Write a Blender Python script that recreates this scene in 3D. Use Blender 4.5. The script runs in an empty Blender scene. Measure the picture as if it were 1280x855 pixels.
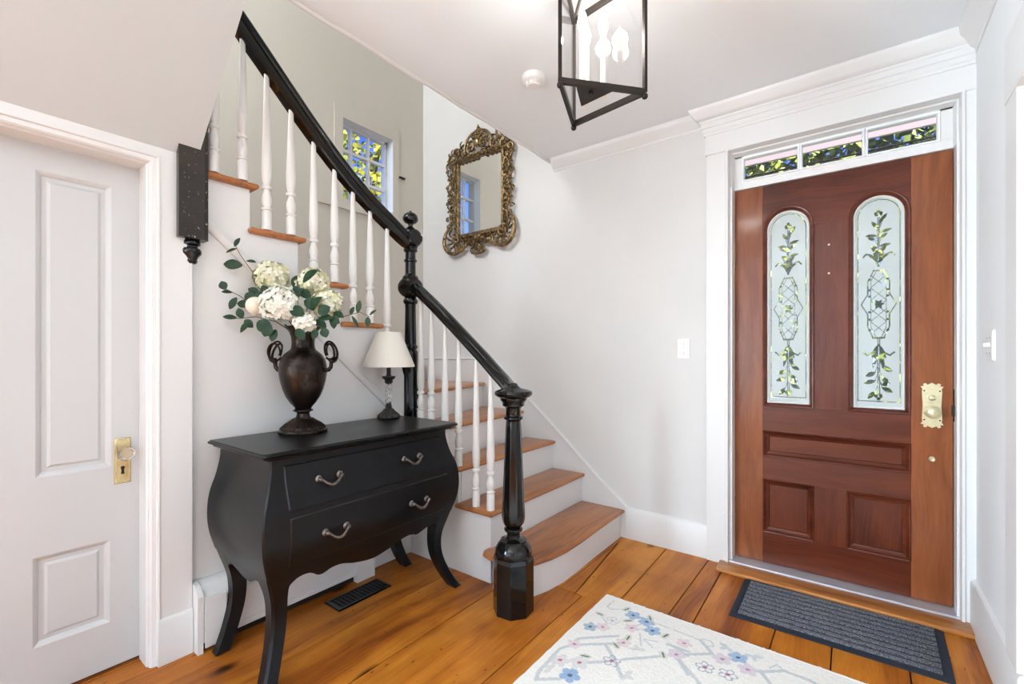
import bpy, bmesh, math, random
import numpy as np
from mathutils import Vector
rnd = random.Random(7)
PI = math.pi
sc = bpy.context.scene
C = sc.collection

# ---------------------------------------------------------------- camera
cam_d = bpy.data.cameras.new('camera')
cam = bpy.data.objects.new('camera', cam_d); C.objects.link(cam)
cam_d.sensor_width = 36.0; cam_d.lens = 570.0/1280*36; cam_d.shift_y = 15.5/1280
cam_d.clip_start = 0.05
YAW = math.atan2(432, 570)
cam.location = (0, 0, 1.22); cam.rotation_euler = (PI/2, 0, YAW)
sc.camera = cam
# ---------------------------------------------------------------- world, lights, exposure
w = bpy.data.worlds.new('sky'); sc.world = w; w.use_nodes = True
nt = w.node_tree; bg = nt.nodes['Background']
tc = nt.nodes.new('ShaderNodeTexCoord'); sep = nt.nodes.new('ShaderNodeSeparateXYZ')
cr = nt.nodes.new('ShaderNodeValToRGB')
nt.links.new(tc.outputs['Generated'], sep.inputs[0]); nt.links.new(sep.outputs[2], cr.inputs[0])
cr.color_ramp.elements[0].position = 0.0; cr.color_ramp.elements[0].color = (.75, .85, 1, 1)
cr.color_ramp.elements[1].position = .42; cr.color_ramp.elements[1].color = (.05, .16, .85, 1)
e_ = cr.color_ramp.elements.new(.12); e_.color = (.32, .55, 1, 1)
nt.links.new(cr.outputs[0], bg.inputs[0]); bg.inputs[1].default_value = 1.0

def light(name, typ, loc, rot, energy, color=(1, 1, 1), **k):
    d = bpy.data.lights.new(name, typ); d.energy = energy; d.color = color
    for a, b in k.items(): setattr(d, a, b)
    o = bpy.data.objects.new(name, d); C.objects.link(o); o.location = loc; o.rotation_euler = rot
    return o
light('sun', 'SUN', (0, 0, 8), Vector((-.85, .24, -.5)).to_track_quat('-Z', 'Y').to_euler(), 9.0, (1, .95, .86), angle=math.radians(1))
# daylight from windows behind and beside the camera; left and upstairs are added fill
light('window_daylight_back', 'AREA', (-.75, -3.12, 1.45), (PI/2, 0, 0), 20, (.76, .9, 1), shape='RECTANGLE', size=2.1, size_y=1.7)
light('window_daylight_side', 'AREA', (3.27, .8, 1.1), (PI/2, 0, PI/2), 7, (.84, .93, 1), shape='RECTANGLE', size=2.6, size_y=.95)
light('fill_light_left', 'AREA', (-2.42, -1.95, 1.5), (PI/2, 0, -PI/2), 490, (.73, .88, 1), shape='RECTANGLE', size=1.7, size_y=1.7)  # added with an unseen window to brighten the right wall
light('fill_light_upstairs', 'AREA', (-2.55, -1.1, 4.0), (PI/2, 0, 0), 68, (.9, .95, 1), shape='RECTANGLE', size=1.1, size_y=1.2)  # unseen source added to fill the stairwell with light
vs = sc.view_settings
vs.view_transform = 'Standard'; vs.look = 'None'; vs.gamma = 1; vs.use_curve_mapping = False
vs.exposure = 0.6

# ---------------------------------------------------------------- materials
def mat(name, col, rough=.5, metal=0, coat=0, spec=.5, var=0, vscale=8, bump=0, bscale=60, col2=None, sheen=0):
    m = bpy.data.materials.new(name); m.use_nodes = True
    n = m.node_tree.nodes; l = m.node_tree.links; p = n['Principled BSDF']
    p.inputs['Base Color'].default_value = (*col, 1); p.inputs['Roughness'].default_value = rough
    p.inputs['Metallic'].default_value = metal; p.inputs['Coat Weight'].default_value = coat
    p.inputs['Coat Roughness'].default_value = .06
    p.inputs['Specular IOR Level'].default_value = spec
    if sheen: p.inputs['Sheen Weight'].default_value = sheen
    if var or col2 or bump:
        t = n.new('ShaderNodeTexCoord')
    if var or col2:
        z = n.new('ShaderNodeTexNoise'); z.inputs['Scale'].default_value = vscale; z.inputs['Detail'].default_value = 4
        l.new(t.outputs['Object'], z.inputs['Vector'])
        r = n.new('ShaderNodeValToRGB'); r.color_ramp.elements[0].position = .35; r.color_ramp.elements[1].position = .68
        c2 = col2 if col2 else tuple(c*(1-var) for c in col)
        r.color_ramp.elements[0].color = (*c2, 1); r.color_ramp.elements[1].color = (*col, 1)
        l.new(z.outputs[0], r.inputs[0]); l.new(r.outputs[0], p.inputs['Base Color'])
    if bump:
        z2 = n.new('ShaderNodeTexNoise'); z2.inputs['Scale'].default_value = bscale; z2.inputs['Detail'].default_value = 3
        l.new(t.outputs['Object'], z2.inputs['Vector'])
        b = n.new('ShaderNodeBump'); b.inputs['Strength'].default_value = bump; b.inputs['Distance'].default_value = .004
        l.new(z2.outputs[0], b.inputs['Height']); l.new(b.outputs[0], p.inputs['Normal'])
    return m

def wood(name, c_dark, c_mid, c_light, axis='y', rough=.32, coat=.3, knots=False, fine=1.0, objrand=True, bump=.15):
    m = bpy.data.materials.new(name); m.use_nodes = True
    n = m.node_tree.nodes; l = m.node_tree.links; p = n['Principled BSDF']
    p.inputs['Specular IOR Level'].default_value = .22
    p.inputs['Roughness'].default_value = rough; p.inputs['Coat Weight'].default_value = coat; p.inputs['Coat Roughness'].default_value = .12
    t = n.new('ShaderNodeTexCoord'); oi = n.new('ShaderNodeObjectInfo')
    off = n.new('ShaderNodeVectorMath'); off.operation = 'SCALE'; off.inputs[0].default_value = (13, 29, 7)
    l.new(oi.outputs['Random'], off.inputs['Scale'])
    ad = n.new('ShaderNodeVectorMath'); l.new(t.outputs['Object'], ad.inputs[0])
    if objrand: l.new(off.outputs[0], ad.inputs[1])
    def mapped(s, vec):
        mp = n.new('ShaderNodeMapping'); mp.inputs['Scale'].default_value = s; l.new(vec, mp.inputs[0]); return mp.outputs[0]
    ai = 'xyz'.index(axis)
    s1 = [9*fine]*3; s1[ai] = 1.0*fine
    s2 = [90*fine]*3; s2[ai] = 2.5*fine
    # low frequency warp so that the grain wanders
    wz = n.new('ShaderNodeTexNoise'); wz.inputs['Scale'].default_value = 1.6; wz.inputs['Detail'].default_value = 2; l.new(ad.outputs[0], wz.inputs['Vector'])
    ws = n.new('ShaderNodeVectorMath'); ws.operation = 'SCALE'; ws.inputs['Scale'].default_value = .12; l.new(wz.outputs['Color'], ws.inputs[0])
    a2 = n.new('ShaderNodeVectorMath'); l.new(ad.outputs[0], a2.inputs[0]); l.new(ws.outputs[0], a2.inputs[1])
    n1 = n.new('ShaderNodeTexNoise'); n1.inputs['Detail'].default_value = 6; n1.inputs['Scale'].default_value = 1; n1.inputs['Distortion'].default_value = .8
    l.new(mapped(s1, a2.outputs[0]), n1.inputs['Vector'])
    n2 = n.new('ShaderNodeTexNoise'); n2.inputs['Detail'].default_value = 4; n2.inputs['Scale'].default_value = 1
    l.new(mapped(s2, a2.outputs[0]), n2.inputs['Vector'])
    mx = n.new('ShaderNodeMath'); mx.operation = 'MULTIPLY_ADD'; mx.inputs[1].default_value = .3; l.new(n2.outputs[0], mx.inputs[0]); 
    m7 = n.new('ShaderNodeMath'); m7.operation = 'MULTIPLY'; m7.inputs[1].default_value = .75; l.new(n1.outputs[0], m7.inputs[0]); l.new(m7.outputs[0], mx.inputs[2])
    m8 = n.new('ShaderNodeMath'); m8.operation = 'MULTIPLY_ADD'; m8.inputs[1].default_value = .14 if objrand else 0; l.new(oi.outputs['Random'], m8.inputs[0]); l.new(mx.outputs[0], m8.inputs[2])
    r = n.new('ShaderNodeValToRGB'); es = r.color_ramp.elements
    es[0].position = .38; es[0].color = (*c_dark, 1); es[1].position = .78; es[1].color = (*c_light, 1)
    e = es.new(.56); e.color = (*c_mid, 1)
    l.new(m8.outputs[0], r.inputs[0]); out = r.outputs[0]
    if knots:
        sk = [4.2]*3; sk[ai] = 1.9
        v = n.new('ShaderNodeTexVoronoi'); v.inputs['Scale'].default_value = 1; v.inputs['Randomness'].default_value = 1; 
        l.new(mapped(sk, a2.outputs[0]), v.inputs['Vector'])
        kr = n.new('ShaderNodeValToRGB'); kr.color_ramp.elements[0].position = .04; kr.color_ramp.elements[0].color = (1, 1, 1, 1)
        kr.color_ramp.elements[1].position = .13; kr.color_ramp.elements[1].color = (0, 0, 0, 1)
        l.new(v.outputs['Distance'], kr.inputs[0])
        mc = n.new('ShaderNodeMixRGB'); mc.inputs[2].default_value = (.06, .018, .006, 1)
        l.new(kr.outputs[0], mc.inputs[0]); l.new(out, mc.inputs[1]); out = mc.outputs[0]
        sk2 = [22.]*3; sk2[ai] = 9.
        v2 = n.new('ShaderNodeTexVoronoi'); v2.inputs['Scale'].default_value = 1; l.new(mapped(sk2, a2.outputs[0]), v2.inputs['Vector'])
        k2 = n.new('ShaderNodeValToRGB'); k2.color_ramp.elements[0].position = .05; k2.color_ramp.elements[0].color = (.8, .8, .8, 1)
        k2.color_ramp.elements[1].position = .10; k2.color_ramp.elements[1].color = (0, 0, 0, 1); l.new(v2.outputs['Distance'], k2.inputs[0])
        mc2 = n.new('ShaderNodeMixRGB'); mc2.inputs[2].default_value = (.07, .02, .006, 1)
        l.new(k2.outputs[0], mc2.inputs[0]); l.new(out, mc2.inputs[1]); out = mc2.outputs[0]
        # large darker stains
        st = n.new('ShaderNodeTexNoise'); st.inputs['Scale'].default_value = 2.2; st.inputs['Detail'].default_value = 5; l.new(t.outputs['Object'], st.inputs['Vector'])
        sr = n.new('ShaderNodeValToRGB'); sr.color_ramp.elements[0].position = .35; sr.color_ramp.elements[0].color = (.52, .45, .42, 1)
        sr.color_ramp.elements[1].position = .6; sr.color_ramp.elements[1].color = (1, 1, 1, 1); l.new(st.outputs[0], sr.inputs[0])
        mm = n.new('ShaderNodeMixRGB'); mm.blend_type = 'MULTIPLY'; mm.inputs[0].default_value = .8; l.new(out, mm.inputs[1]); l.new(sr.outputs[0], mm.inputs[2]); out = mm.outputs[0]
    l.new(out, p.inputs['Base Color'])
    b = n.new('ShaderNodeBump'); b.inputs['Strength'].default_value = bump; b.inputs['Distance'].default_value = .003; l.new(n2.outputs[0], b.inputs['Height']); l.new(b.outputs[0], p.inputs['Normal'])
    return m

def thin_glass(name, tint=(1, 1, 1), amount=.03):
    m = bpy.data.materials.new(name); m.use_nodes = True
    n = m.node_tree.nodes; l = m.node_tree.links; n.remove(n['Principled BSDF'])
    t = n.new('ShaderNodeBsdfTransparent'); t.inputs[0].default_value = (*tint, 1)
    g = n.new('ShaderNodeBsdfGlossy'); g.inputs['Roughness'].default_value = .02
    f = n.new('ShaderNodeLayerWeight'); f.inputs['Blend'].default_value = .5
    pw = n.new('ShaderNodeMath'); pw.operation = 'POWER'; pw.inputs[1].default_value = 5; l.new(f.outputs['Facing'], pw.inputs[0])
    a = n.new('ShaderNodeMath'); a.operation = 'MULTIPLY_ADD'; a.inputs[1].default_value = .8; a.inputs[2].default_value = amount; l.new(pw.outputs[0], a.inputs[0])
    mx = n.new('ShaderNodeMixShader'); l.new(a.outputs[0], mx.inputs[0]); l.new(t.outputs[0], mx.inputs[1]); l.new(g.outputs[0], mx.inputs[2])
    l.new(mx.outputs[0], n['Material Output'].inputs[0]); return m

def attr_mat(name, attr, rough=.95, bump=0, bscale=900):
    m = mat(name, (1, 1, 1), rough, bump=bump, bscale=bscale)
    a = m.node_tree.nodes.new('ShaderNodeAttribute'); a.attribute_name = attr
    m.node_tree.links.new(a.outputs['Color'], m.node_tree.nodes['Principled BSDF'].inputs['Base Color']); return m

PLASTERR = mat('right_wall_lightened', (.83, .835, .835), .7, spec=.3)  # lighter than the plaster to make up for weak light on this wall
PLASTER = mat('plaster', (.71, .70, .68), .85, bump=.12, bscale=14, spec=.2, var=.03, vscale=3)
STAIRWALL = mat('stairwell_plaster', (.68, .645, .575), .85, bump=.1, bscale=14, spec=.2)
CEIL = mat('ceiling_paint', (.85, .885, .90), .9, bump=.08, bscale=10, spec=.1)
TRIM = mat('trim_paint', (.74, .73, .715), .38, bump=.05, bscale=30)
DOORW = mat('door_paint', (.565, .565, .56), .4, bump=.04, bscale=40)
BAL = mat('baluster_paint', (.79, .76, .72), .35, bump=.04, bscale=60)
BLACK = mat('black_gloss_paint', (.004, .0038, .0038), .10, spec=.35, coat=.12, bump=.05, bscale=50)
BLACKWORN = mat('worn_black_paint', (.028, .018, .012), .25, spec=.3, coat=.1, bump=.12, bscale=90, col2=(.016, .012, .01), vscale=14)
nn = BLACKWORN.node_tree
_t = nn.nodes.new('ShaderNodeTexCoord'); _z = nn.nodes.new('ShaderNodeTexNoise'); _z.inputs['Scale'].default_value = 85; _z.inputs['Detail'].default_value = 6
_r = nn.nodes.new('ShaderNodeValToRGB'); _r.color_ramp.elements[0].position = .66; _r.color_ramp.elements[1].position = .69
_m = nn.nodes.new('ShaderNodeMixRGB'); _m.inputs[2].default_value = (.42, .36, .28, 1); _p = nn.nodes['Principled BSDF']
nn.links.new(_t.outputs['Object'], _z.inputs['Vector']); nn.links.new(_z.outputs[0], _r.inputs[0]); nn.links.new(_r.outputs[0], _m.inputs[0])
nn.links.new(_p.inputs['Base Color'].links[0].from_socket, _m.inputs[1]); nn.links.new(_m.outputs[0], _p.inputs['Base Color'])
DRES = mat('black_lacquer', (.0065, .0065, .0075), .30, spec=.26, col2=(.004, .004, .0045), vscale=20, bump=.05, bscale=120)
BRONZE = mat('bronze', (.036, .024, .018), .27, metal=.6, spec=.3, col2=(.012, .008, .007), vscale=12, bump=.05, bscale=120)
IRON = mat('aged_iron', (.035, .024, .018), .42, metal=.6, bump=.1, bscale=140, col2=(.016, .012, .01))
DARKIRON = mat('carved_black_resin', (.016, .013, .011), .45, bump=.2, bscale=200)
PEWTER = mat('pewter', (.28, .25, .23), .3, metal=1, var=.5, vscale=80)
BRASS = mat('brass', (.62, .5, .26), .26, metal=.85, var=.2, vscale=50)
PALEBRASS = mat('pale_brass', (.72, .66, .42), .3, metal=.7, var=.12, vscale=50)
GILT = mat('antique_gilt', (.40, .27, .12), .36, metal=.75, col2=(.055, .032, .016), vscale=55, bump=.4, bscale=220)
GRANULE = mat('mat_rubber', (.018, .026, .04), .65, spec=.3, bump=.2, bscale=300)
CARPET = mat('mat_carpet', (.25, .26, .29), .95, col2=(.03, .035, .05), vscale=190, bump=.8, bscale=330)
SHADE = mat('linen_shade', (.80, .76, .68), .9, bump=.1, bscale=400)
PLASTIC = mat('white_plastic', (.80, .79, .77), .35)
MAHOG = wood('mahogany', (.060, .012, .005), (.112, .023, .009), (.17, .042, .016), 'z', .28, .12, fine=1.2)
MAHOGX = wood('mahogany_cross', (.052, .010, .005), (.098, .020, .008), (.15, .035, .014), 'x', .28, .12, fine=1.2)
MAHOG_LIT = wood('mahogany_gloss_lit', (.12, .031, .011), (.20, .056, .018), (.28, .085, .028), 'z', .24, .2, fine=1.2)  # paler mahogany for the stiles, gloss and lighting put into the colour
PINE = wood('pumpkin_pine', (.25, .062, .009), (.49, .155, .017), (.66, .26, .032), 'y', .36, .0, knots=True)
TREADY = wood('tread_wood', (.22, .075, .026), (.41, .155, .052), (.52, .22, .085), 'y', .3, .3)
TREADX = wood('tread_wood_cross', (.22, .07, .024), (.41, .15, .05), (.52, .21, .08), 'x', .3, .3)
PANE = thin_glass('window_glass')
LGLASS = thin_glass('lantern_glass', (.99, .99, .99), .025)
MIRROR = mat('mirror_glass', (.93, .94, .93), .01, metal=1)
CRYSTAL = bpy.data.materials.new('crystal'); CRYSTAL.use_nodes = True
q = CRYSTAL.node_tree.nodes['Principled BSDF']; q.inputs['Transmission Weight'].default_value = .9; q.inputs['Roughness'].default_value = .04; q.inputs['IOR'].default_value = 1.45; q.inputs['Base Color'].default_value = (.95, .95, .95, 1)
PETAL = mat('petal', (.84, .81, .66), .7, col2=(.72, .70, .42), vscale=22)
PETALW = mat('petal_white', (.86, .84, .78), .7, col2=(.76, .74, .6), vscale=22)
ROSE = mat('cream_petal', (.84, .74, .58), .7)
LEAF = mat('leaf_green', (.022, .06, .022), .5, spec=.25, col2=(.012, .035, .018), vscale=30)
LEAF2 = mat('eucalyptus_green', (.035, .065, .033), .55, spec=.25, col2=(.018, .04, .022), vscale=30)
STEM = mat('stem_brown', (.10, .085, .04), .6)
SIGRAY = mat('sill_metal', (.55, .56, .6), .4, metal=.5)
GAPD = mat('dark_gap', (.012, .007, .004), .9)
SCREW = mat('screw_head', (.75, .55, .42), .4)

# ---------------------------------------------------------------- mesh helpers
class M:
    def __init__(s): s.v = []; s.f = []
    def add(s, vs_, fs):
        b = len(s.v); s.v += [tuple(p) for p in vs_]; s.f += [tuple(b+i for i in f) for f in fs]; return s
    def box(s, x0, x1, y0, y1, z0, z1):
        return s.add([(x0,y0,z0),(x1,y0,z0),(x1,y1,z0),(x0,y1,z0),(x0,y0,z1),(x1,y0,z1),(x1,y1,z1),(x0,y1,z1)],
                     [(0,3,2,1),(4,5,6,7),(0,1,5,4),(1,2,6,5),(2,3,7,6),(3,0,4,7)])
    def prism(s, poly, fn, h0, h1):
        n = len(poly)
        s.add([fn(a, b, h0) for a, b in poly]+[fn(a, b, h1) for a, b in poly],
              [tuple(range(n))[::-1], tuple(range(n, 2*n))]+[(i, (i+1) % n, (i+1) % n+n, i+n) for i in range(n)])
        return s
    def rings(s, rs, cap=True, close=False):
        n = len(rs[0]); b = len(s.v)
        for r in rs: s.v += [tuple(p) for p in r]
        k = len(rs)
        for j in range(k if close else k-1):
            for i in range(n):
                s.f.append((b+j*n+i, b+j*n+(i+1) % n, b+((j+1) % k)*n+(i+1) % n, b+((j+1) % k)*n+i))
        if cap and not close:
            s.f.append(tuple(b+i for i in range(n))[::-1]); s.f.append(tuple(b+(k-1)*n+i for i in range(n)))
        return s
    def lathe(s, prof, c=(0, 0), n=20, z0=0, mod=None, ph=0):
        rs = []
        for r, z in prof:
            rr = []
            for i in range(n):
                a = 2*PI*i/n+ph; q = max(r, .0004)*(mod(a, z) if mod else 1)
                rr.append((c[0]+q*math.cos(a), c[1]+q*math.sin(a), z0+z))
            rs.append(rr)
        return s.rings(rs)
    def tube(s, pts, rad, n=8, cap=True, flat=1.0, up=None):
        pts = [Vector(p) for p in pts]; rs = []; prev = None
        for i, p in enumerate(pts):
            d = (pts[min(i+1, len(pts)-1)]-pts[max(i-1, 0)])
            if d.length < 1e-9: d = Vector((0, 0, 1))
            d.normalize()
            if up is not None: u = Vector(up)-d*Vector(up).dot(d)
            elif prev is None:
                u = Vector((0, 0, 1)) if abs(d.z) < .9 else Vector((1, 0, 0)); u = u-d*u.dot(d)
            else: u = prev-d*prev.dot(d)
            u.normalize(); prev = u; w_ = d.cross(u)
            r = rad[i] if isinstance(rad, (list, tuple)) else rad
            rs.append([p+u*(r*flat*math.sin(2*PI*k/n))+w_*(r*math.cos(2*PI*k/n)) for k in range(n)])
        return s.rings(rs, cap)
    def sphere(s, c, r, n=12, m=8, sc_=(1, 1, 1), clampr=None):
        rs = []
        for j in range(m+1):
            t = -PI/2+PI*j/m; rr = []
            for i in range(n):
                a = 2*PI*i/n
                p = [max(math.cos(t), .003)*math.cos(a)*r*sc_[0], max(math.cos(t), .003)*math.sin(a)*r*sc_[1], math.sin(t)*r*sc_[2]]
                if clampr: p[0] = max(-clampr, min(clampr, p[0])); p[1] = max(-clampr, min(clampr, p[1]))
                rr.append((c[0]+p[0], c[1]+p[1], c[2]+p[2]))
            rs.append(rr)
        return s.rings(rs)
    def sweep(s, path, prof, fn, closed=False, side=1, capends=True):
        """profile (o,h): o along the path's left normal, h out of plane; fn(a,b,h)->xyz"""
        n = len(path); rs = []
        for i, p in enumerate(path):
            def nrm(a, b):
                d = (b[0]-a[0], b[1]-a[1]); L = math.hypot(*d) or 1; return (-d[1]/L*side, d[0]/L*side)
            if closed: n1 = nrm(path[i-1], p); n2 = nrm(p, path[(i+1) % n])
            else:
                n1 = nrm(path[i-1], p) if i > 0 else nrm(p, path[1]); n2 = nrm(p, path[i+1]) if i < n-1 else n1
            k = 1+n1[0]*n2[0]+n1[1]*n2[1]; k = max(k, .2)
            mx = ((n1[0]+n2[0])/k, (n1[1]+n2[1])/k)
            rs.append([fn(p[0]+mx[0]*o, p[1]+mx[1]*o, h) for o, h in prof])
        s.rings(rs, capends and not closed, closed); return s
    def slab(s, poly, z0, z1, r=.01, seg=4):
        """horizontal slab with a half round edge"""
        A = sum(poly[i-1][0]*p[1]-p[0]*poly[i-1][1] for i, p in enumerate(poly))
        sd = 1 if A > 0 else -1
        prof = [];  h = (z1-z0)/2; r = min(r, h)
        for k in range(seg+1):
            t = PI/2*k/seg; prof.append((r*(1-math.sin(t)), z0+r*(1-math.cos(t))))
        for k in range(seg+1):
            t = PI/2*k/seg; prof.append((r*(1-math.cos(t)), z1-r*(1-math.sin(t))))
        n = len(poly); rs = []
        for o, z in prof:
            rr = []
            for i, p in enumerate(poly):
                a = poly[i-1]; b = poly[(i+1) % n]
                def nrm(u, v):
                    d = (v[0]-u[0], v[1]-u[1]); L = math.hypot(*d) or 1; return (-d[1]/L*sd, d[0]/L*sd)
                n1 = nrm(a, p); n2 = nrm(p, b); k = max(1+n1[0]*n2[0]+n1[1]*n2[1], .25)
                rr.append((p[0]+(n1[0]+n2[0])/k*o, p[1]+(n1[1]+n2[1])/k*o, z))
            rs.append(rr)
        return s.rings(rs)

ORG = {}
def build(name, m, mt, parent=None, smooth=40, kind=None, label=None, cat=None, group=None, recalc=True, origin=None):
    org = Vector(origin) if origin is not None else (ORG[parent.name] if parent is not None else Vector((0, 0, 0)))
    me = bpy.data.meshes.new(name)
    V = np.array(m.v, dtype=float)-np.array(org)
    me.from_pydata(V.tolist(), [], m.f)
    if recalc:
        bm = bmesh.new(); bm.from_mesh(me); bmesh.ops.recalc_face_normals(bm, faces=bm.faces); bm.to_mesh(me); bm.free()
    if smooth:
        me.polygons.foreach_set('use_smooth', [True]*len(me.polygons))
        me.set_sharp_from_angle(angle=math.radians(smooth))
    me.materials.append(mt)
    o = bpy.data.objects.new(name, me); C.objects.link(o)
    if parent is not None: o.parent = parent
    else: o.location = org
    ORG[o.name] = org
    tag(o, label, cat, group, kind); return o
def tag(o, label=None, cat=None, group=None, kind=None):
    if label: o['label'] = label
    if cat: o['category'] = cat
    if group: o['group'] = group
    if kind: o['kind'] = kind
def empty(name, loc, label=None, cat=None, group=None, kind=None):
    o = bpy.data.objects.new(name, None); C.objects.link(o); o.location = loc; o.empty_display_size = .1
    ORG[o.name] = Vector(loc); tag(o, label, cat, group, kind); return o
def struct(name, m, mt, parent=None, **k):
    return build(name, m, mt, parent, kind='structure' if parent is None else None, **k)
XY = lambda a, b, h: (a, b, h)
XZ = lambda a, b, h: (a, h, b)      # h = y
YZ = lambda a, b, h: (h, a, b)      # h = x
FW = Vector((-math.sin(YAW), math.cos(YAW), 0)); RT = Vector((math.cos(YAW), math.sin(YAW), 0))
def at(u, v, d): # a point at true distance d in front of the viewpoint used when surveying the room
    dx = (FW+RT*((u-640)/570)).x
    if dx < 0: d = min(d, 2.145/-dx)        # stay clear of the stair panel
    return Vector((0, 0, 1.22))+FW*d+RT*((u-640)/570*d)+Vector((0, 0, (443-v)/570*d))
def interp(tab, x):
    if x <= tab[0][0]: return tab[0][1]
    if x >= tab[-1][0]: return tab[-1][1]
    for i in range(len(tab)-1):
        if x <= tab[i+1][0]:
            x0, y0 = tab[i]; x1, y1 = tab[i+1]
            m0 = (tab[i+1][1]-tab[i-1][1])/(tab[i+1][0]-tab[i-1][0]) if i > 0 else (y1-y0)/(x1-x0)
            m1 = (tab[i+2][1]-tab[i][1])/(tab[i+2][0]-tab[i][0]) if i < len(tab)-2 else (y1-y0)/(x1-x0)
            h = x1-x0; t = (x-x0)/h
            return (2*t**3-3*t*t+1)*y0+(t**3-2*t*t+t)*h*m0+(-2*t**3+3*t*t)*y1+(t**3-t*t)*h*m1

CZ = 2.66
# ================================================================ FLOOR
floor = empty('floor', (0, 0, 0), kind='structure')
build('subfloor', M().box(-3.3, 3.4, -3.2, 3.0, -.06, -.022), GAPD, floor)
def plank(x0, x1, y0, y1, xt0=None, xt1=None):
    g = .0026; xt0 = x0 if xt0 is None else xt0; xt1 = x1 if xt1 is None else xt1
    dz = rnd.uniform(-.0008, .0008); b = .0016
    p = [(x0+g, y0+g), (x1-g, y0+g), (xt1-g, y1-g), (xt0+g, y1-g)]
    pi = [(x0+g+b, y0+g+b), (x1-g-b, y0+g+b), (xt1-g-b, y1-g-b), (xt0+g+b, y1-g-b)]
    m = M().rings([[(a, c, -.022) for a, c in p], [(a, c, dz-.0012) for a, c in p], [(a, c, dz) for a, c in pi]])
    build('plank', m, PINE, floor, smooth=0)
xs = [(-1.24, -1.24), (-1.15, -1.25), (-.938, -.957), (-.708, -.705), (-.595, -.613), (-.291, -.291), (-.083, -.09), (.16, .16), (.42, .42)]
plank(-1.62, -1.24, 2.052, 2.90)
for (a, at_), (b, bt) in zip(xs[:-1], xs[1:]): plank(a, b, 2.052, 2.90, at_, bt)
xs = [-3.2, -2.7, -2.285, -1.818, -1.503, -1.11, -.76, -.42, -.02, .33, .66, 1.0, 1.35, 1.7, 2.05, 2.4, 2.75, 3.1, 3.4]
for i, (a, b) in enumerate(zip(xs[:-1], xs[1:])):
    cuts = [-3.15, -1.4+.5*(i % 3), 2.05] if i < 9 else [-3.15, -.9+.6*(i % 3), 3.0]
    if b < -1.6: cuts = [-3.15, -.6-.3*(i % 2), 1.9]
    for y0, y1 in zip(cuts[:-1], cuts[1:]): plank(a, b, y0, y1)
build('threshold_board', M().slab([(-.635, 2.735), (.415, 2.742), (.415, 2.868), (-.645, 2.868)], 0, .02, .006), wood('threshold_wood', (.26, .085, .02), (.44, .17, .042), (.6, .27, .08), 'x', .35, .3), floor, label='pale wooden threshold board in front of the entrance door')
build('door_sill', M().slab([(-.60, 2.866), (.39, 2.870), (.39, 3.06), (-.60, 3.06)], 0.001, .027, .004), SIGRAY, floor, label='grey metal sill under the entrance door')

# ================================================================ CEILINGS
m = M().box(-1.82, 3.4, .72, 3.05, CZ, CZ+.12).box(-1.56, 3.4, -3.2, .72, CZ, CZ+.12)
struct('ceiling', m, CEIL)
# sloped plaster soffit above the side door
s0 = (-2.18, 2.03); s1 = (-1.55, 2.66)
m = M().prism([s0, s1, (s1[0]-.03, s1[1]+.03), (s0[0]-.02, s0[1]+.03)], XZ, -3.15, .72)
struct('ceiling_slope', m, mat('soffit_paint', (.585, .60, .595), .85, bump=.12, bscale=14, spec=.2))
struct('ceiling_stairwell', M().box(-3.4, -1.7, -1.2, 3.0, 4.9, 5.0), CEIL)
# edge bead of the stairwell opening
pts = [(-1.825, .72+.12*k, CZ-.004+.004*math.sin(k*1.7)) for k in range(19)]
struct('trim_1', M().tube(pts, .011, 6), TRIM)

# ================================================================ WALLS
def wall_holes(fn, a0, a1, b0, b1, h0, h1, holes):
    """wall a0..a1 x b0..b1 (b vertical), holes (a0,a1,b0,b1)"""
    m = M(); As = sorted({a0, a1, *[h[0] for h in holes], *[h[1] for h in holes]}); Bs = sorted({b0, b1, *[h[2] for h in holes], *[h[3] for h in holes]})
    for i in range(len(As)-1):
        for j in range(len(Bs)-1):
            ca = (As[i]+As[i+1])/2; cb = (Bs[j]+Bs[j+1])/2
            if any(h[0] < ca < h[1] and h[2] < cb < h[3] for h in holes): continue
            m.prism([(As[i], Bs[j]), (As[i+1], Bs[j]), (As[i+1], Bs[j+1]), (As[i], Bs[j+1])], fn, h0, h1)
    return m
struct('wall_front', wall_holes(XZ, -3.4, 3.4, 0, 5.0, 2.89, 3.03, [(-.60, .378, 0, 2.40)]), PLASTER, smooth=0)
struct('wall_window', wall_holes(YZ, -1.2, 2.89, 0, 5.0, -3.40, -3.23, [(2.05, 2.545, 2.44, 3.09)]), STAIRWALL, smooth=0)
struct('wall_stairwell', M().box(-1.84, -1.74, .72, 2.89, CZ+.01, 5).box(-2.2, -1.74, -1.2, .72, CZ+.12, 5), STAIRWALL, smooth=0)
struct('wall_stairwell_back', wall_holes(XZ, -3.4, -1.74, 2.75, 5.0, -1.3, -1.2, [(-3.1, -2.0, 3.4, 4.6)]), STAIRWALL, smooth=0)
struct('wall_left', wall_holes(YZ, -3.15, .70, 0, 2.05, -2.26, -2.20, [(-.33, .56, 0, 1.97), (-2.8, -1.1, .65, 2.0)]), PLASTER, smooth=0)
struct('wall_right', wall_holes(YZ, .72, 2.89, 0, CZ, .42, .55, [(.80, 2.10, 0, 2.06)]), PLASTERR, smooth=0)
struct('wall_back', wall_holes(XZ, -2.4, 3.4, 0, CZ, -3.1, -3.0, [(-1.85, .35, .6, 2.35)]), PLASTER, smooth=0)
struct('wall_side', wall_holes(YZ, -3.1, 3.0, 0, CZ, 3.15, 3.25, [(-.55, 2.15, .6, 1.6)]), PLASTER, smooth=0)
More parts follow.
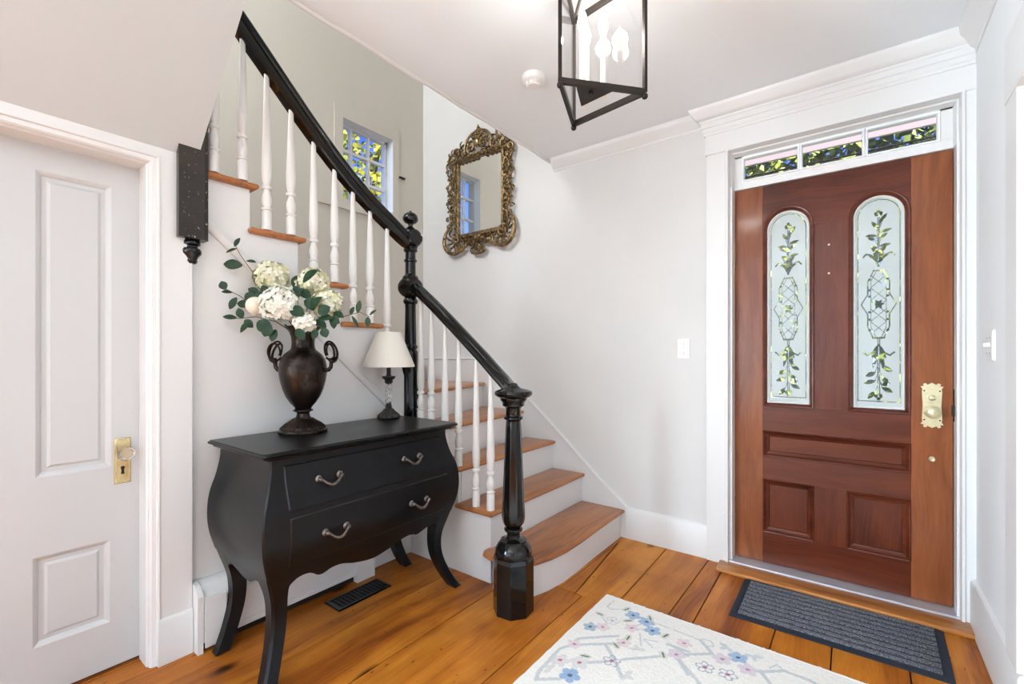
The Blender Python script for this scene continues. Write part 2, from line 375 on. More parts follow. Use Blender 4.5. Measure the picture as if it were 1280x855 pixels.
def muntins(name, fn, a0, a1, b0, b1, h, na, nb):
    m = M()
    for k in range(na+1):
        a = a0+(a1-a0)*k/na; m.prism([(a-.02, b0), (a+.02, b0), (a+.02, b1), (a-.02, b1)], fn, h-.02, h+.02)
    for k in range(nb+1):
        b = b0+(b1-b0)*k/nb; m.prism([(a0, b-.02), (a1, b-.02), (a1, b+.02), (a0, b+.02)], fn, h-.018, h+.018)
    struct(name, m, TRIM, smooth=0)
muntins('window_3', XZ, -1.85, .35, .6, 2.35, -3.05, 6, 2)
muntins('added_window', YZ, -2.8, -1.1, .65, 2.0, -2.24, 4, 2)  # unseen window added to go with the left fill light
muntins('window_4', YZ, -.55, 2.15, .6, 1.6, 3.2, 6, 2)

# ---- baseboards, casings, crown
bbp = [(0, 0), (.02, 0), (.02, .185), (.014, .197), (.006, .203), (0, .203)]
struct('baseboard_front', M().sweep([(-1.225, 2.89), (-.717, 2.89)], bbp, XY, side=-1), TRIM)
struct('baseboard_right', M().sweep([(.42, 2.865), (.42, 2.10)], [(0, 0), (.02, 0), (.02, .20), (.014, .213), (0, .218)], XY, side=-1), TRIM)
# pilaster flat beside the side door with its plinth
pm = M().box(-2.205, -2.18, .585, .70, 0, 2.0).box(-2.205, -2.18, -.45, .70, 2.0001, 2.06).box(-2.205, -2.18, -.45, -.36, 0, 2.0)
struct('trim_2', pm, TRIM, smooth=0)
struct('baseboard_left', M().sweep([(-2.18, .583), (-2.18, .70)], [(0, 0), (.012, 0), (.012, .168), (.006, .178), (0, .18)], XY, side=-1).box(-2.2, -2.18, -3.0, -.46, 0, .18), TRIM)
# side door casing: stepped moulding round the opening
cas = [(0, -2.299), (0, -2.212), (.006, -2.206), (.006, -2.195), (.012, -2.188), (.026, -2.186), (.029, -2.178), (.034, -2.176), (.038, -2.178), (.038, -2.26)]
struct('trim_3', M().sweep([(-.34, 0), (-.34, 1.962), (.555, 1.962), (.555, 0)], [(o, h) for o, h in cas], YZ, side=1), TRIM)

# entrance surround
em = M().box(-.717, -.60, 2.862, 2.90, .0, 2.40).box(.376, .42, 2.862, 2.90, 0, 2.40)
em.box(-.606, -.581, 2.885, 3.03, 0, 2.19).box(.361, .388, 2.885, 3.03, 0, 2.19).box(-.581, .361, 3.006, 3.03, 2.15, 2.19).box(-.581, -.56, 3.006, 3.03, 0.02, 2.15).box(.34, .361, 3.006, 3.03, .02, 2.15)
em.sweep([(-.60, 0), (-.60, 2.40), (.376, 2.40), (.376, 0)], [(-.012, 2.862), (-.008, 2.852), (.002, 2.852), (.006, 2.87), (.006, 2.90)], XZ, side=-1)
struct('trim_4', em, TRIM, smooth=30)
# unseen uplight added behind the viewpoint to brighten the ceiling
up = empty('added_uplight', (-.1, -1.5, 0), 'unseen brass uplight added in the back of the hall to brighten the ceiling', 'lamp')
build('base', M().lathe([(0, 0), (.14, 0), (.14, .02), (.02, .03)], (-.1, -1.5), 24), BRASS, up)
build('pole', M().lathe([(.013, .02), (.013, 1.75)], (-.1, -1.5), 12), BRASS, up)
build('bowl', M().lathe([(.015, 1.74), (.10, 1.78), (.17, 1.86), (.165, 1.86), (.09, 1.79), (.01, 1.76)], (-.1, -1.5), 32), BRASS, up)
light('ceiling_fill_light', 'AREA', (-.1, -1.5, 1.85), (PI, 0, 0), 10, (1, .97, .93), shape='DISK', size=.24)  # added fill aimed at the ceiling
em = M().box(-.722, .42, 2.855, 2.90, 2.40, 2.53)
struct('trim_5', em, TRIM, smooth=0)
cp_ = [(-.05, 2.512), (.006, 2.512), (.008, 2.524), (.014, 2.53), (.014, 2.552), (.02, 2.556), (.020, 2.583), (.026, 2.587), (.028, 2.597), (.036, 2.60), (.05, 2.612), (.062, 2.63), (.072, 2.642), (.075, 2.648), (.078, 2.66), (-.05, 2.66)]
struct('trim_6', M().sweep([(-.722, 2.93), (-.722, 2.855), (.418, 2.855)], cp_, XY, side=-1), TRIM, smooth=35)
c2 = [(0, 2.575), (.005, 2.575), (.008, 2.588), (.014, 2.592), (.022, 2.603), (.034, 2.618), (.048, 2.632), (.052, 2.64), (.055, 2.66), (0, 2.66)]
struct('trim_7', M().sweep([(-1.80, 2.89), (-.70, 2.89)], c2, XY, side=-1), TRIM, smooth=35)
struct('trim_8', M().sweep([(.42, 2.88), (.42, .72)], [(a*1.2, 2.66-(2.66-b)*1.25) for a, b in c2], XY, side=-1), TRIM, smooth=35)
# casing of the opening in the right wall
m = M().box(.398, .44, 2.10, 2.235, .218, 2.06).box(.395, .44, .68, 2.235, 2.06, 2.19).box(.398, .44, .68, .80, 0, 2.06)
m.sweep([(.44, 2.245), (.398, 2.245), (.398, .66)], [(0, 2.185), (.008, 2.188), (.014, 2.2), (.03, 2.215), (.045, 2.235), (.05, 2.255), (.06, 2.262), (.06, 2.275), (0, 2.28)], XY, side=1)
m.box(.418, .552, 2.085, 2.10, 0, 2.06)
struct('trim_9', m, TRIM, smooth=30)
# skirting on the walls round the stairs
sk = [(-1.222, 0), (-1.222, .203), (-1.419, .36), (-1.81, .705), (-2.39, 1.185), (-3.23, 1.185), (-3.23, 0)]
m = M().prism(sk, XZ, 2.872, 2.89)
m.sweep([(-1.215, .203), (-1.419, .362), (-1.81, .707), (-2.388, 1.187), (-3.23, 1.187)], [(-.012, 2.872), (-.008, 2.862), (.0, 2.862), (.004, 2.872), (.004, 2.89), (-.012, 2.89)], XZ, side=-1)
m.box(-3.23, -3.212, 1.6, 2.89, .6, 1.187)
struct('baseboard_stairs', m, TRIM, smooth=30)

# ================================================================ STAIR WINDOW
win = empty('window_1', (-3.3, 2.3, 2.44), kind='structure')
WW = mat('window_paint', (.82, .84, .85), .35)
m = M().box(-3.31, -3.2295, 2.051, 2.0559, 2.4521, 3.0839).box(-3.31, -3.2295, 2.5391, 2.5445, 2.4521, 3.0839).box(-3.31, -3.2295, 2.051, 2.5445, 3.0841, 3.0895).box(-3.31, -3.2295, 2.051, 2.5445, 2.4405, 2.4519)
build('reveal', m, WW, win, smooth=0)
m = M(); sx0, sx1 = -3.365, -3.315
m.box(sx0, sx1, 2.0, 2.035, 2.43, 3.12).box(sx0, sx1, 2.524, 2.56, 2.43, 3.12).box(sx0, sx1, 2.0, 2.56, 3.07, 3.12).box(sx0, sx1, 2.0, 2.56, 2.43, 2.475)
build('sash', m, WW, win, smooth=0)
m = M()
for y in (2.194, 2.363): m.box(-3.355, -3.325, y-.011, y+.011, 2.475, 3.07)
for z in (2.66, 2.878): m.box(-3.357, -3.323, 2.035, 2.524, z-.011, z+.011)
build('muntin', m, WW, win, smooth=0)
ys = [2.035, 2.194, 2.363, 2.524]; zs = [2.475, 2.66, 2.878, 3.07]
for i in range(3):
    for j in range(3): build('pane', M().box(-3.342, -3.338, ys[i]+.009, ys[i+1]-.009, zs[j]+.009, zs[j+1]-.009), PANE, win, smooth=0)
m = wall_holes(YZ, 1.98, 2.605, 2.385, 3.17, -3.229, -3.223, [(2.056, 2.539, 2.452, 3.084)]).box(-3.229, -3.210, 1.84, 2.66, 2.365, 2.3845)
build('casing', m, STAIRWALL, win, smooth=0)
build('catch', M().box(-3.228, -3.205, 2.60, 2.66, 2.775, 2.787), BLACK, win)

# ================================================================ STAIRCASE
st = empty('staircase', (-1.55, 1.87, 0), 'white staircase with brown wooden treads and black handrail turning up behind the dresser', 'staircase')
def tread(poly, z, mt, label=None): build('tread', M().slab(poly, z-.028, z, .014), mt, st, label=label)
R1 = [(-1.235, 2.87), (-1.232, 2.5), (-1.225, 2.25), (-1.228, 2.1), (-1.245, 1.98), (-1.275, 1.885), (-1.325, 1.815), (-1.40, 1.785), (-1.50, 1.785), (-1.555, 1.80), (-1.575, 1.83), (-1.575, 1.866), (-1.56, 1.88), (-1.56, 2.87)]
tread(R1, .19, TREADY, 'lowest wooden tread with a rounded end curling behind the newel')
tread([(-1.533, 1.842), (-1.533, 2.87), (-1.80, 2.87), (-1.80, 1.842)], .385, TREADY)
tread([(-1.768, 1.842), (-1.773, 2.87), (-2.04, 2.87), (-2.00, 1.842)], .587, TREADY)
tread([(-1.955, 1.842), (-2.06, 2.87), (-2.50, 2.87), (-2.19, 1.842)], .79, TREADY)
tread([(-2.175, 1.90), (-2.45, 2.87), (-3.215, 2.87), (-3.215, 2.80), (-2.26, 1.88)], .99, TREADY, 'winder tread at the turn of the stairs')
tread([(-2.24, 1.90), (-3.215, 2.83), (-3.215, 1.62), (-2.24, 1.62)], 1.193, TREADX)
ZU = [1.397, 1.600, 1.800, 2.000, 2.2, 2.4, 2.6]
YN = [1.656, 1.427, 1.19, .965, .735, .505, .275]
for z, y in zip(ZU, YN):
    yb = y-.262
    tread([(-3.22, yb), (-2.183, yb), (-2.183, y), (-3.22, y)], z, TREADX)
def riser(m_, **k): build('riser', m_, TRIM, st, **k)
c1 = [(-1.263, 2.872), (-1.260, 2.5), (-1.253, 2.25), (-1.256, 2.11), (-1.272, 1.99), (-1.30, 1.90), (-1.35, 1.845), (-1.42, 1.825), (-1.51, 1.83)]
riser(M().sweep(c1, [(0, 0), (.02, 0), (.02, .162), (0, .162)], XY, side=-1), smooth=50)
riser(M().box(-1.575, -1.556, 1.8905, 2.872, .17, .358))
riser(M().box(-1.80, -1.792, 1.8905, 2.872, .37, .56))
def wr(a, b, z0, z1): riser(M().prism([a, b, (b[0]-.012, b[1]), (a[0]-.012, a[1])], XY, z0, z1))
wr((-1.987, 1.8905), (-2.085, 2.872), .57, .763)
wr((-2.20, 1.90), (-2.475, 2.872), .77, .962)
riser(M().prism([(-2.26, 1.905), (-3.22, 2.845), (-3.22, 2.83), (-2.265, 1.89)], XY, .97, 1.166))
prevz = 1.193
for z, y in zip(ZU, YN):
    riser(M().box(-3.225, -2.225, y-.042, y-.028, prevz-.02, z-.028)); prevz = z
# string faces (open sides)
lo = [(-1.53, 0), (-2.225, 0), (-2.225, .762), (-1.99, .762), (-1.99, .559), (-1.795, .559), (-1.795, .357), (-1.558, .357), (-1.558, .1), (-1.53, .1)]
lo = [(-1.556, 0), (-2.215, 0), (-2.215, .762), (-1.984, .762), (-1.984, .559), (-1.796, .559), (-1.796, .357), (-1.556, .357)]
build('string_panel', M().prism(lo, XZ, 1.866, 1.89), TRIM, st, smooth=0)
pf = [(1.86, 0), (1.86, 1.0), (1.80, 1.165), (1.628, 1.165)]
prevz = 1.165
for z, y in zip(ZU, YN):
    pf += [(y-.028, prevz), (y-.028, z-.028)]; prevz = z-.028
pf += [(.0, prevz), (.0, 2.06), (.70, 2.06), (.70, 0)]
cl = [pf[0]]
for p in pf[1:]:
    if math.dist(p, cl[-1]) > 1e-4: cl.append(p)
build('string_panel', M().prism(cl, YZ, -2.25, -2.215), TRIM, st, smooth=0)
tr = M().sweep([(.752, 1.79), (1.24, 1.36), (1.80, .835)], [(-.022, -2.216), (-.022, -2.204), (-.014, -2.196), (.004, -2.194), (.012, -2.200), (.020, -2.203), (.020, -2.216)], YZ)
build('string_moulding', tr, TRIM, st)
# balusters
def bal_prof(h):
    p = [(.0215, 0), (.0215, .082), (.0185, .087), (.0185, .09), (.0235, .094), (.0235, .099), (.017, .103), (.0165, .108), (.020, .118), (.0225, .135), (.0215, .15), (.0165, .168), (.014, .18), (.015, .186), (.0215, .19), (.0225, .197), (.0215, .204), (.0155, .208), (.0155, .214), (.0190, .225), (.0215, .25), (.0222, .29)]
    for k in range(1, 9):
        t = k/8; p.append((.0222-.0115*t**.9, .29+(h-.29)*t))
    return p
def baluster(x, y, z0, z1): build('baluster', M().lathe(bal_prof(z1-z0), (x, y), 14, z0), BAL, st, smooth=35)
def lower_rail_z(x): return 1.612+(x+2.132)*(1.076-1.612)/(2.132-1.443)
for x, z0 in ((-1.57, .385), (-1.673, .385), (-1.807, .587), (-1.916, .587), (-2.032, .79), (-2.125, .79)):
    baluster(x, 1.882, z0, lower_rail_z(x)-.03)
URB = [(.5, 3.01), (.9, 2.618), (1.271, 2.248), (1.52, 2.045), (1.766, 1.89), (1.83, 1.85)]
def urz(y): return interp(URB, y)
for y, z0 in ((.785, 2.0), (.90, 2.0), (1.005, 1.8), (1.12, 1.8), (1.236, 1.6), (1.352, 1.6), (1.462, 1.397), (1.572, 1.397), (1.69, 1.193), (.66, 2.2), (.55, 2.2)):
    baluster(-2.2, y, z0, urz(y)+.02)
# handrails
RP = [(0, .033), (.018, .030), (.029, .016), (.031, 0), (.026, -.014), (.020, -.02), (.022, -.030), (0, -.031), (-.022, -.030), (-.020, -.02), (-.026, -.014), (-.031, 0), (-.029, .016), (-.018, .030)]
def rail(pts, prof, side):
    rs = []
    pts = [Vector(p) for p in pts]
    for i, p in enumerate(pts):
        d = (pts[min(i+1, len(pts)-1)]-pts[max(i-1, 0)]).normalized(); s_ = d.cross(Vector((0, 0, 1))).normalized(); u = s_.cross(d)
        rs.append([p+s_*a+u*b for a, b in prof])
    return M().rings(rs)
lr = [(-2.16, 1.878, 1.628), (-2.0, 1.876, 1.512), (-1.8, 1.872, 1.356), (-1.6, 1.862, 1.2), (-1.50, 1.85, 1.122), (-1.42, 1.82, 1.078), (-1.36, 1.778, 1.055), (-1.32, 1.75, 1.05)]
build('handrail', rail(lr, RP, 1), BLACK, st, smooth=50, label='lower black handrail running down to the newel')
UP = [(0, .052), (.016, .050), (.028, .040), (.033, .028), (.030, .016), (.024, .010), (.026, .002), (.030, -.004), (.030, -.036), (.024, -.042), (0, -.043), (-.024, -.042), (-.030, -.036), (-.030, -.004), (-.026, .002), (-.024, .010), (-.030, .016), (-.033, .028), (-.028, .040), (-.016, .050)]
ur = [(-2.2, y, urz(y)+.064) for y in [.45+.09*k for k in range(15)]+[1.79, 1.84]]
build('handrail', rail(ur, UP, 1), BLACK, st, smooth=40, label='upper black handrail climbing past the stair window')
# tall newel at the turn
NX, NY = -2.215, 1.878
tn = M()
tn.lathe([(0.0, 2.112), (.008, 2.111), (.009, 2.104), (.025, 2.098), (.042, 2.083), (.0485, 2.066), (.046, 2.05), (.034, 2.036), (.018, 2.03), (.014, 2.022), (.016, 2.012), (.026, 2.005), (.030, 1.998)][::-1], (NX, NY), 20)
tn.sphere((NX, NY, 1.942), .074, 24, 16, (1, 1, .86), clampr=.052)
def z_(l): return [(r, z) for r, z in l]
tn.lathe(z_([(.052, .75), (.052, 1.21), (.046, 1.235), (.037, 1.25), (.044, 1.262), (.044, 1.272), (.036, 1.28), (.0365, 1.30), (.033, 1.50), (.034, 1.53), (.043, 1.538), (.046, 1.55), (.042, 1.56), (.036, 1.572), (.05, 1.588)]), (NX, NY), 16, ph=PI/16)
tn.sphere((NX, NY, 1.635), .078, 24, 16, (1, 1, .88), clampr=.054)
tn.lathe([(.046, 1.68), (.050, 1.695), (.044, 1.706), (.033, 1.716), (.032, 1.79), (.040, 1.796), (.040, 1.806), (.032, 1.812), (.031, 1.85), (.040, 1.858), (.044, 1.866), (.040, 1.874), (.046, 1.885)], (NX, NY), 20)
build('newel_post', tn, BLACK, st, smooth=40, label='tall black turned newel with two faceted balls at the turn')
# big newel at the foot
BX, BY = -1.312, 1.742
nw = empty('newel_post_foot', (BX, BY, 0)); nw.parent = st; nw.location = Vector((BX, BY, 0))-ORG[st.name]; nw['label'] = 'large black fluted newel post at the foot of the stairs'
nw.name = 'newel_post.001'; ORG[nw.name] = Vector((BX, BY, 0))
oct_ = lambda r, z, n=8: [(BX+r*math.cos(2*PI*(i+.5)/n+.12), BY+r*math.sin(2*PI*(i+.5)/n+.12), z) for i in range(n)]
build('base', M().rings([oct_(.097, 0), oct_(.097, .245), oct_(.092, .262)]), BLACK, nw, smooth=15)
build('shoulder', M().lathe([(.07, .25), (.086, .262), (.089, .28), (.085, .30), (.072, .322), (.062, .331), (.062, .337), (.04, .342), (.032, .35), (.031, .365), (.036, .376), (.043, .38), (.045, .388), (.04, .394), (.03, .397)], (BX, BY), 32), BLACK, nw)
fl = lambda a, z: 1-.06*abs(math.sin(a*5))
nsp = [(.030, .395), (.043, .402), (.052, .42), (.056, .445), (.055, .48), (.051, .56), (.046, .68), (.041, .8), (.038, .87), (.035, .905)]
build('shaft', M().lathe([(interp([(z, r) for r, z in nsp], .395+.51*k/30), .395+.51*k/30) for k in range(31)], (BX, BY), 72, mod=fl), BLACK, nw, smooth=60)
build('cap', M().lathe([(.034, .90), (.038, .908), (.046, .913), (.046, .922), (.037, .928), (.036, .962), (.042, .97), (.052, .975), (.054, .992), (.060, .998), (.064, 1.005), (.064, 1.012), (.075, 1.016), (.088, 1.024), (.092, 1.034), (.088, 1.045), (.07, 1.052), (.04, 1.058), (.028, 1.066), (.018, 1.075), (.0, 1.078)], (BX, BY), 36), BLACK, nw)
# half newel hanging at the left end, with its turned drop
dn = M().prism([(-2.25, .648), (-2.15, .644), (-2.15, .735), (-2.162, .752), (-2.25, .752)], XY, 1.692, 2.75)
dn_ = build('hanging_newel', dn, BLACKWORN, st, smooth=20, label='worn dark brown hanging newel beside the white door')
build('drop', M().lathe([(.0, 1.592), (.018, 1.594), (.024, 1.604), (.022, 1.612), (.026, 1.622), (.036, 1.634), (.038, 1.645), (.034, 1.655), (.024, 1.66), (.024, 1.667), (.034, 1.672), (.034, 1.682), (.028, 1.694)], (-2.195, .70), 20), BLACK, dn_)

# ================================================================ SIDE DOOR (left)
d2 = empty('door_2', (-2.32, .11, 0), kind='structure')
ya, yb = -.36, .585; FX = -2.30
PAN = [(-.13, .09, .785, 1.87), (.265, .47, .785, 1.87), (-.13, .09, .188, .505), (.258, .466, .188, .505)]
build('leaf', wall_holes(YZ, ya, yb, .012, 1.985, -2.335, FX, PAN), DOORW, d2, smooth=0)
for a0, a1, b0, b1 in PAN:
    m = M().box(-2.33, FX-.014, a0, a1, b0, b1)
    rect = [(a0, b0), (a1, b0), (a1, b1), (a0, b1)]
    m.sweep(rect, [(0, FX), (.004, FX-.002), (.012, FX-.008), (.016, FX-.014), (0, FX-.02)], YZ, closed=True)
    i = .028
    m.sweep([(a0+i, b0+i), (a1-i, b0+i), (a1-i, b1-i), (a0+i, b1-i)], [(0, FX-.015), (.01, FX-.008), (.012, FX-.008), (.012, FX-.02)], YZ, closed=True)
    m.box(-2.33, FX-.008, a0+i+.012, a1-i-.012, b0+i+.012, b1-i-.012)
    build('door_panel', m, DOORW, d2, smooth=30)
esc = build('lock_plate', M().slab([(.477, .715), (.529, .715), (.529, .893), (.477, .893)], 0, .004, .002), BRASS, d2)
esc.data.transform(__import__('mathutils').Matrix(((0, 0, 1, FX-ORG[d2.name][0]), (1, 0, 0, 0-ORG[d2.name][1]+.0), (0, 1, 0, 0), (0, 0, 0, 1))) @ __import__('mathutils').Matrix.Translation(ORG[d2.name]))
m = M().sweep([(.482, .72), (.524, .72), (.524, .888), (.482, .888)], [(0, FX+.004), (.0015, FX+.006), (.003, FX+.004)], YZ, closed=True)
for y, z in ((.485, .725), (.521, .725), (.485, .883), (.521, .883)): m.sphere((FX+.004, y, z), .004, 8, 5, (.5, 1, 1))
build('plate_border', m, PALEBRASS, esc)
m = M().sphere((FX+.0042, .503, .776), .007, 12, 6, (.2, 1, 1)); m.prism([(.4995, .776), (.5065, .776), (.508, .752), (.498, .752)], YZ, FX+.003, FX+.0058)
build('keyhole', m, GAPD, esc)
def xlathe(m, prof, y, z, n=16, sgn=1, x0=0):   # axis along x
    return m.rings([[(x0+sgn*h, y+r*math.cos(2*PI*i/n), z+r*math.sin(2*PI*i/n)) for i in range(n)] for r, h in prof])
def ylathe(m, prof, x, z, y0, n=16, n_ph=0):   # axis along -y
    return m.rings([[(x+max(r, .0003)*math.cos(2*PI*i/n+n_ph), y0-h, z+max(r, .0003)*math.sin(2*PI*i/n+n_ph)) for i in range(n)] for r, h in prof])
build('knob_neck', xlathe(M(), [(.016, .003), (.016, .008), (.010, .012), (.009, .030), (.014, .034), (.014, .038)], .503, .838, x0=FX), BRASS, esc)
build('glass_knob', xlathe(M(), [(.013, .036), (.024, .046), (.0285, .058), (.024, .068), (.012, .073), (.001, .0735)], .503, .838, 12, x0=FX), CRYSTAL, esc, smooth=15)

# ================================================================ ENTRANCE DOOR
d1 = empty('door_1', (-.11, 2.96, 0.027), kind='structure')
DY0, DY1 = 2.96, 3.005
def dbox(name, x0, x1, z0, z1, mt, y0=DY0, label=None): return build(name, M().box(x0, x1, y0, DY1, z0, z1), mt, d1, smooth=0, label=label)
XL0, XL1, XR0, XR1 = -.578, -.434, .208, .357
g = .0006
dbox('stile', -.580, XL1-g, .03, 2.185, MAHOG_LIT, label='hinge side stile with gloss put into a paler wood colour'); dbox('stile', XR0+g, XR1, .03, 2.185, MAHOG_LIT, label='lock side stile with gloss put into a paler wood colour')
GL = [(-.434, -.188), (-.038, .208)]; SP = 1.925; RG = .123
# top rail with the two arched cut-outs
pl = [(XL1, 2.175)]; 
pl = [(XR0, 2.185), (XL1, 2.185), (XL1, SP)]
for k in range(1, 16):
    t = PI-PI*k/16; pl.append(((GL[0][0]+GL[0][1])/2+RG*math.cos(t), SP+RG*math.sin(t)))
pl += [(GL[0][1], SP), (GL[1][0], SP)]
for k in range(1, 16):
    t = PI-PI*k/16; pl.append(((GL[1][0]+GL[1][1])/2+(GL[1][1]-GL[1][0])/2*math.cos(t), SP+RG*math.sin(t)))
pl += [(XR0, SP)]
build('top_rail', M().prism(pl, XZ, DY0, DY1), MAHOGX, d1, smooth=0)
dbox('mullion', GL[0][1], GL[1][0], .923, SP-g, MAHOG)
dbox('lock_rail', XL1, XR0, .782, .923-g, MAHOGX)
dbox('middle_rail', XL1, XR0, .507, .638, MAHOGX)
dbox('mullion', -.188, -.047, .204+g, .507-g, MAHOG)
dbox('bottom_rail', XL1, XR0, .03, .204, MAHOGX)
def panel(x0, x1, z0, z1):
    p = build('door_panel', M().box(x0, x1, DY0+.016, DY1, z0, z1), MAHOG if x1-x0 < .4 else MAHOGX, d1, smooth=0)
    pr = [(0, DY0), (0, DY0-.006), (.003, DY0-.010), (.008, DY0-.008), (.011, DY0-.001), (.020, DY0+.006), (.030, DY0+.010), (.033, DY0+.016), (0, DY0+.016)]
    build('panel_moulding', M().sweep([(x0, z0), (x1, z0), (x1, z1), (x0, z1)], pr, XZ, closed=True), MAHOGX, p, smooth=30)
panel(XL1, XR0, .638, .782); panel(XL1, -.188, .204, .507); panel(-.047, XR0, .204, .507)
# etched glass
def seg(X, Z, pts, wd):
    r = np.zeros_like(X, bool)
    for (x0, z0), (x1, z1) in zip(pts[:-1], pts[1:]):
        dx, dz = x1-x0, z1-z0; L = dx*dx+dz*dz+1e-12; t = np.clip(((X-x0)*dx+(Z-z0)*dz)/L, 0, 1)
        r |= np.hypot(X-x0-t*dx, Z-z0-t*dz) < wd
    return r
def ell(X, Z, cx, cz, a, b, ang=0):
    c, s = math.cos(ang), math.sin(ang); u = (X-cx)*c+(Z-cz)*s; v = -(X-cx)*s+(Z-cz)*c
    return (u/a)**2+(v/b)**2 < 1
def leafm(X, Z, cx, cz, L, W, ang):
    c, s = math.cos(ang), math.sin(ang); u = ((X-cx)*c+(Z-cz)*s)/L; v = (-(X-cx)*s+(Z-cz)*c)
    return (u > 0) & (u < 1) & (np.abs(v) < W*np.sin(np.pi*np.clip(u, 0, 1))**.8)
def arcp(cx, cz, r, a0, a1, n=8): return [(cx+r*math.cos(a0+(a1-a0)*k/n), cz+r*math.sin(a0+(a1-a0)*k/n)) for k in range(n+1)]
def etch(X, Z, hw, zb, zt):
    """X centred, Z height; returns clear mask"""
    m = np.zeros_like(X, bool); H = zt-zb; P = lambda t: zt-t*H
    o = .017; r = hw-o; sp = zt-hw
    m |= seg(X, Z, [(-r, zb+.035), (r, zb+.035)], .0022) | seg(X, Z, [(-r, zb+.035), (-r, sp)], .0022) | seg(X, Z, [(r, zb+.035), (r, sp)], .0022) | seg(X, Z, arcp(0, sp, r, 0, PI, 14), .0018)
    # trefoils
    for t, s in ((.078, 1), (.945, -1)):
        z = P(t)
        for dx, dz in ((0, .011), (-.010, -.002), (.010, -.002)): m |= ell(X, Z, dx, z+s*dz, .0075, .008)
        m |= seg(X, Z, [(-.012, z-s*.012), (.012, z-s*.012)], .003)
    m |= seg(X, Z, [(-.003, P(.10)), (-.003, P(.33))], .0016) | seg(X, Z, [(.003, P(.10)), (.003, P(.33))], .0016)
    for t, sx, a, L in ((.12, 1, .9, .05), (.13, 1, 1.2, .035), (.15, -1, 1.0, .045), (.17, 1, .25, .05), (.185, -1, .1, .05), (.20, 1, .7, .04), (.21, -1, .5, .045), (.235, 1, .15, .045), (.245, -1, .4, .03), (.27, 1, 1.0, .05), (.27, -1, 1.0, .05), (.30, 1, 1.25, .045), (.30, -1, 1.25, .045)):
        ang = a if sx > 0 else PI-a
        m |= leafm(X, Z, sx*.004, P(t), L, .008, ang); m |= seg(X, Z, [(0, P(t+.03)), (sx*.012, P(t))], .0012)
    for s in (-1, 1):
        m |= seg(X, Z, [(0, P(.31)), (s*.03, P(.275)), (s*.05, P(.268)), (s*.062, P(.282))], .0035)
        m |= seg(X, Z, [(0, P(.325)), (s*.02, P(.29)), (s*.035, P(.28))], .003)
    # lattice cage
    cage = [(.018, .345), (.043, .40), (.043, .46), (.070, .508), (.043, .556), (.043, .615), (.022, .668)]
    for s in (-1, 1):
        m |= seg(X, Z, [(s*x, P(t)) for x, t in cage], .0022)
        m |= seg(X, Z, [(s*(x-.012), P(t)) for x, t in cage if x < .06], .0014)
        for t in (.39, .44, .47, .545, .58, .63): m |= ell(X, Z, s*.036, P(t), .006, .006)
    for t0 in (.37, .43, .49, .53, .59):
        m |= seg(X, Z, [(-.032, P(t0)), (.032, P(t0+.06))], .0014) | seg(X, Z, [(.032, P(t0)), (-.032, P(t0+.06))], .0014)
    for k in range(6): m |= leafm(X, Z, 0, P(.508), .024, .006, k*PI/3)
    m |= seg(X, Z, [(-.022, P(.35)), (.022, P(.35))], .002) | seg(X, Z, [(-.022, P(.668)), (.022, P(.668))], .004)
    # falling spray
    m |= seg(X, Z, [(-.003, P(.67)), (-.003, P(.93))], .0015) | seg(X, Z, [(.004, P(.67)), (.004, P(.93))], .0015)
    for s in (-1, 1):
        m |= seg(X, Z, [(0, P(.70)), (s*.02, P(.735)), (s*.045, P(.75)), (s*.062, P(.735))], .0035)
        m |= leafm(X, Z, s*.003, P(.70), .075, .008, -PI/2+s*.35); m |= leafm(X, Z, s*.003, P(.72), .10, .008, -PI/2+s*.2)
    for t, s, a, L in ((.80, 1, -.6, .05), (.83, -1, -.5, .045), (.85, 1, -.9, .05), (.87, -1, -.3, .05), (.89, 1, .3, .035), (.90, 1, -.5, .05), (.92, -1, -.9, .05)):
        ang = a if s > 0 else PI-a
        m |= leafm(X, Z, s*.012, P(t), L, .011, ang); m |= seg(X, Z, [(0, P(t-.04)), (s*.014, P(t))], .0012)
    return m
ETCH = bpy.data.materials.new('etched_glass'); ETCH.use_nodes = True
n_ = ETCH.node_tree.nodes; l_ = ETCH.node_tree.links; n_.remove(n_['Principled BSDF'])
a_ = n_.new('ShaderNodeAttribute'); a_.attribute_name = 'clear'
df = n_.new('ShaderNodeBsdfDiffuse'); df.inputs[0].default_value = (.86, .9, .86, 1)
tl = n_.new('ShaderNodeBsdfTranslucent'); tl.inputs[0].default_value = (.93, .98, .93, 1)
mx1 = n_.new('ShaderNodeMixShader'); mx1.inputs[0].default_value = .55; l_.new(df.outputs[0], mx1.inputs[1]); l_.new(tl.outputs[0], mx1.inputs[2])
tp = n_.new('ShaderNodeBsdfTransparent'); tp.inputs[0].default_value = (.85, .9, .86, 1)
mx2 = n_.new('ShaderNodeMixShader'); l_.new(a_.outputs['Fac'], mx2.inputs[0]); l_.new(mx1.outputs[0], mx2.inputs[1]); l_.new(tp.outputs[0], mx2.inputs[2])
gl_ = n_.new('ShaderNodeBsdfGlossy'); gl_.inputs['Roughness'].default_value = .06
lw = n_.new('ShaderNodeLayerWeight'); lw.inputs['Blend'].default_value = .5
fp = n_.new('ShaderNodeMath'); fp.operation = 'POWER'; fp.inputs[1].default_value = 5; l_.new(lw.outputs['Facing'], fp.inputs[0])
fr = n_.new('ShaderNodeMath'); fr.operation = 'MULTIPLY_ADD'; fr.inputs[1].default_value = .8; fr.inputs[2].default_value = .04; l_.new(fp.outputs[0], fr.inputs[0])
mx3 = n_.new('ShaderNodeMixShader'); l_.new(fr.outputs[0], mx3.inputs[0]); l_.new(mx2.outputs[0], mx3.inputs[1]); l_.new(gl_.outputs[0], mx3.inputs[2])
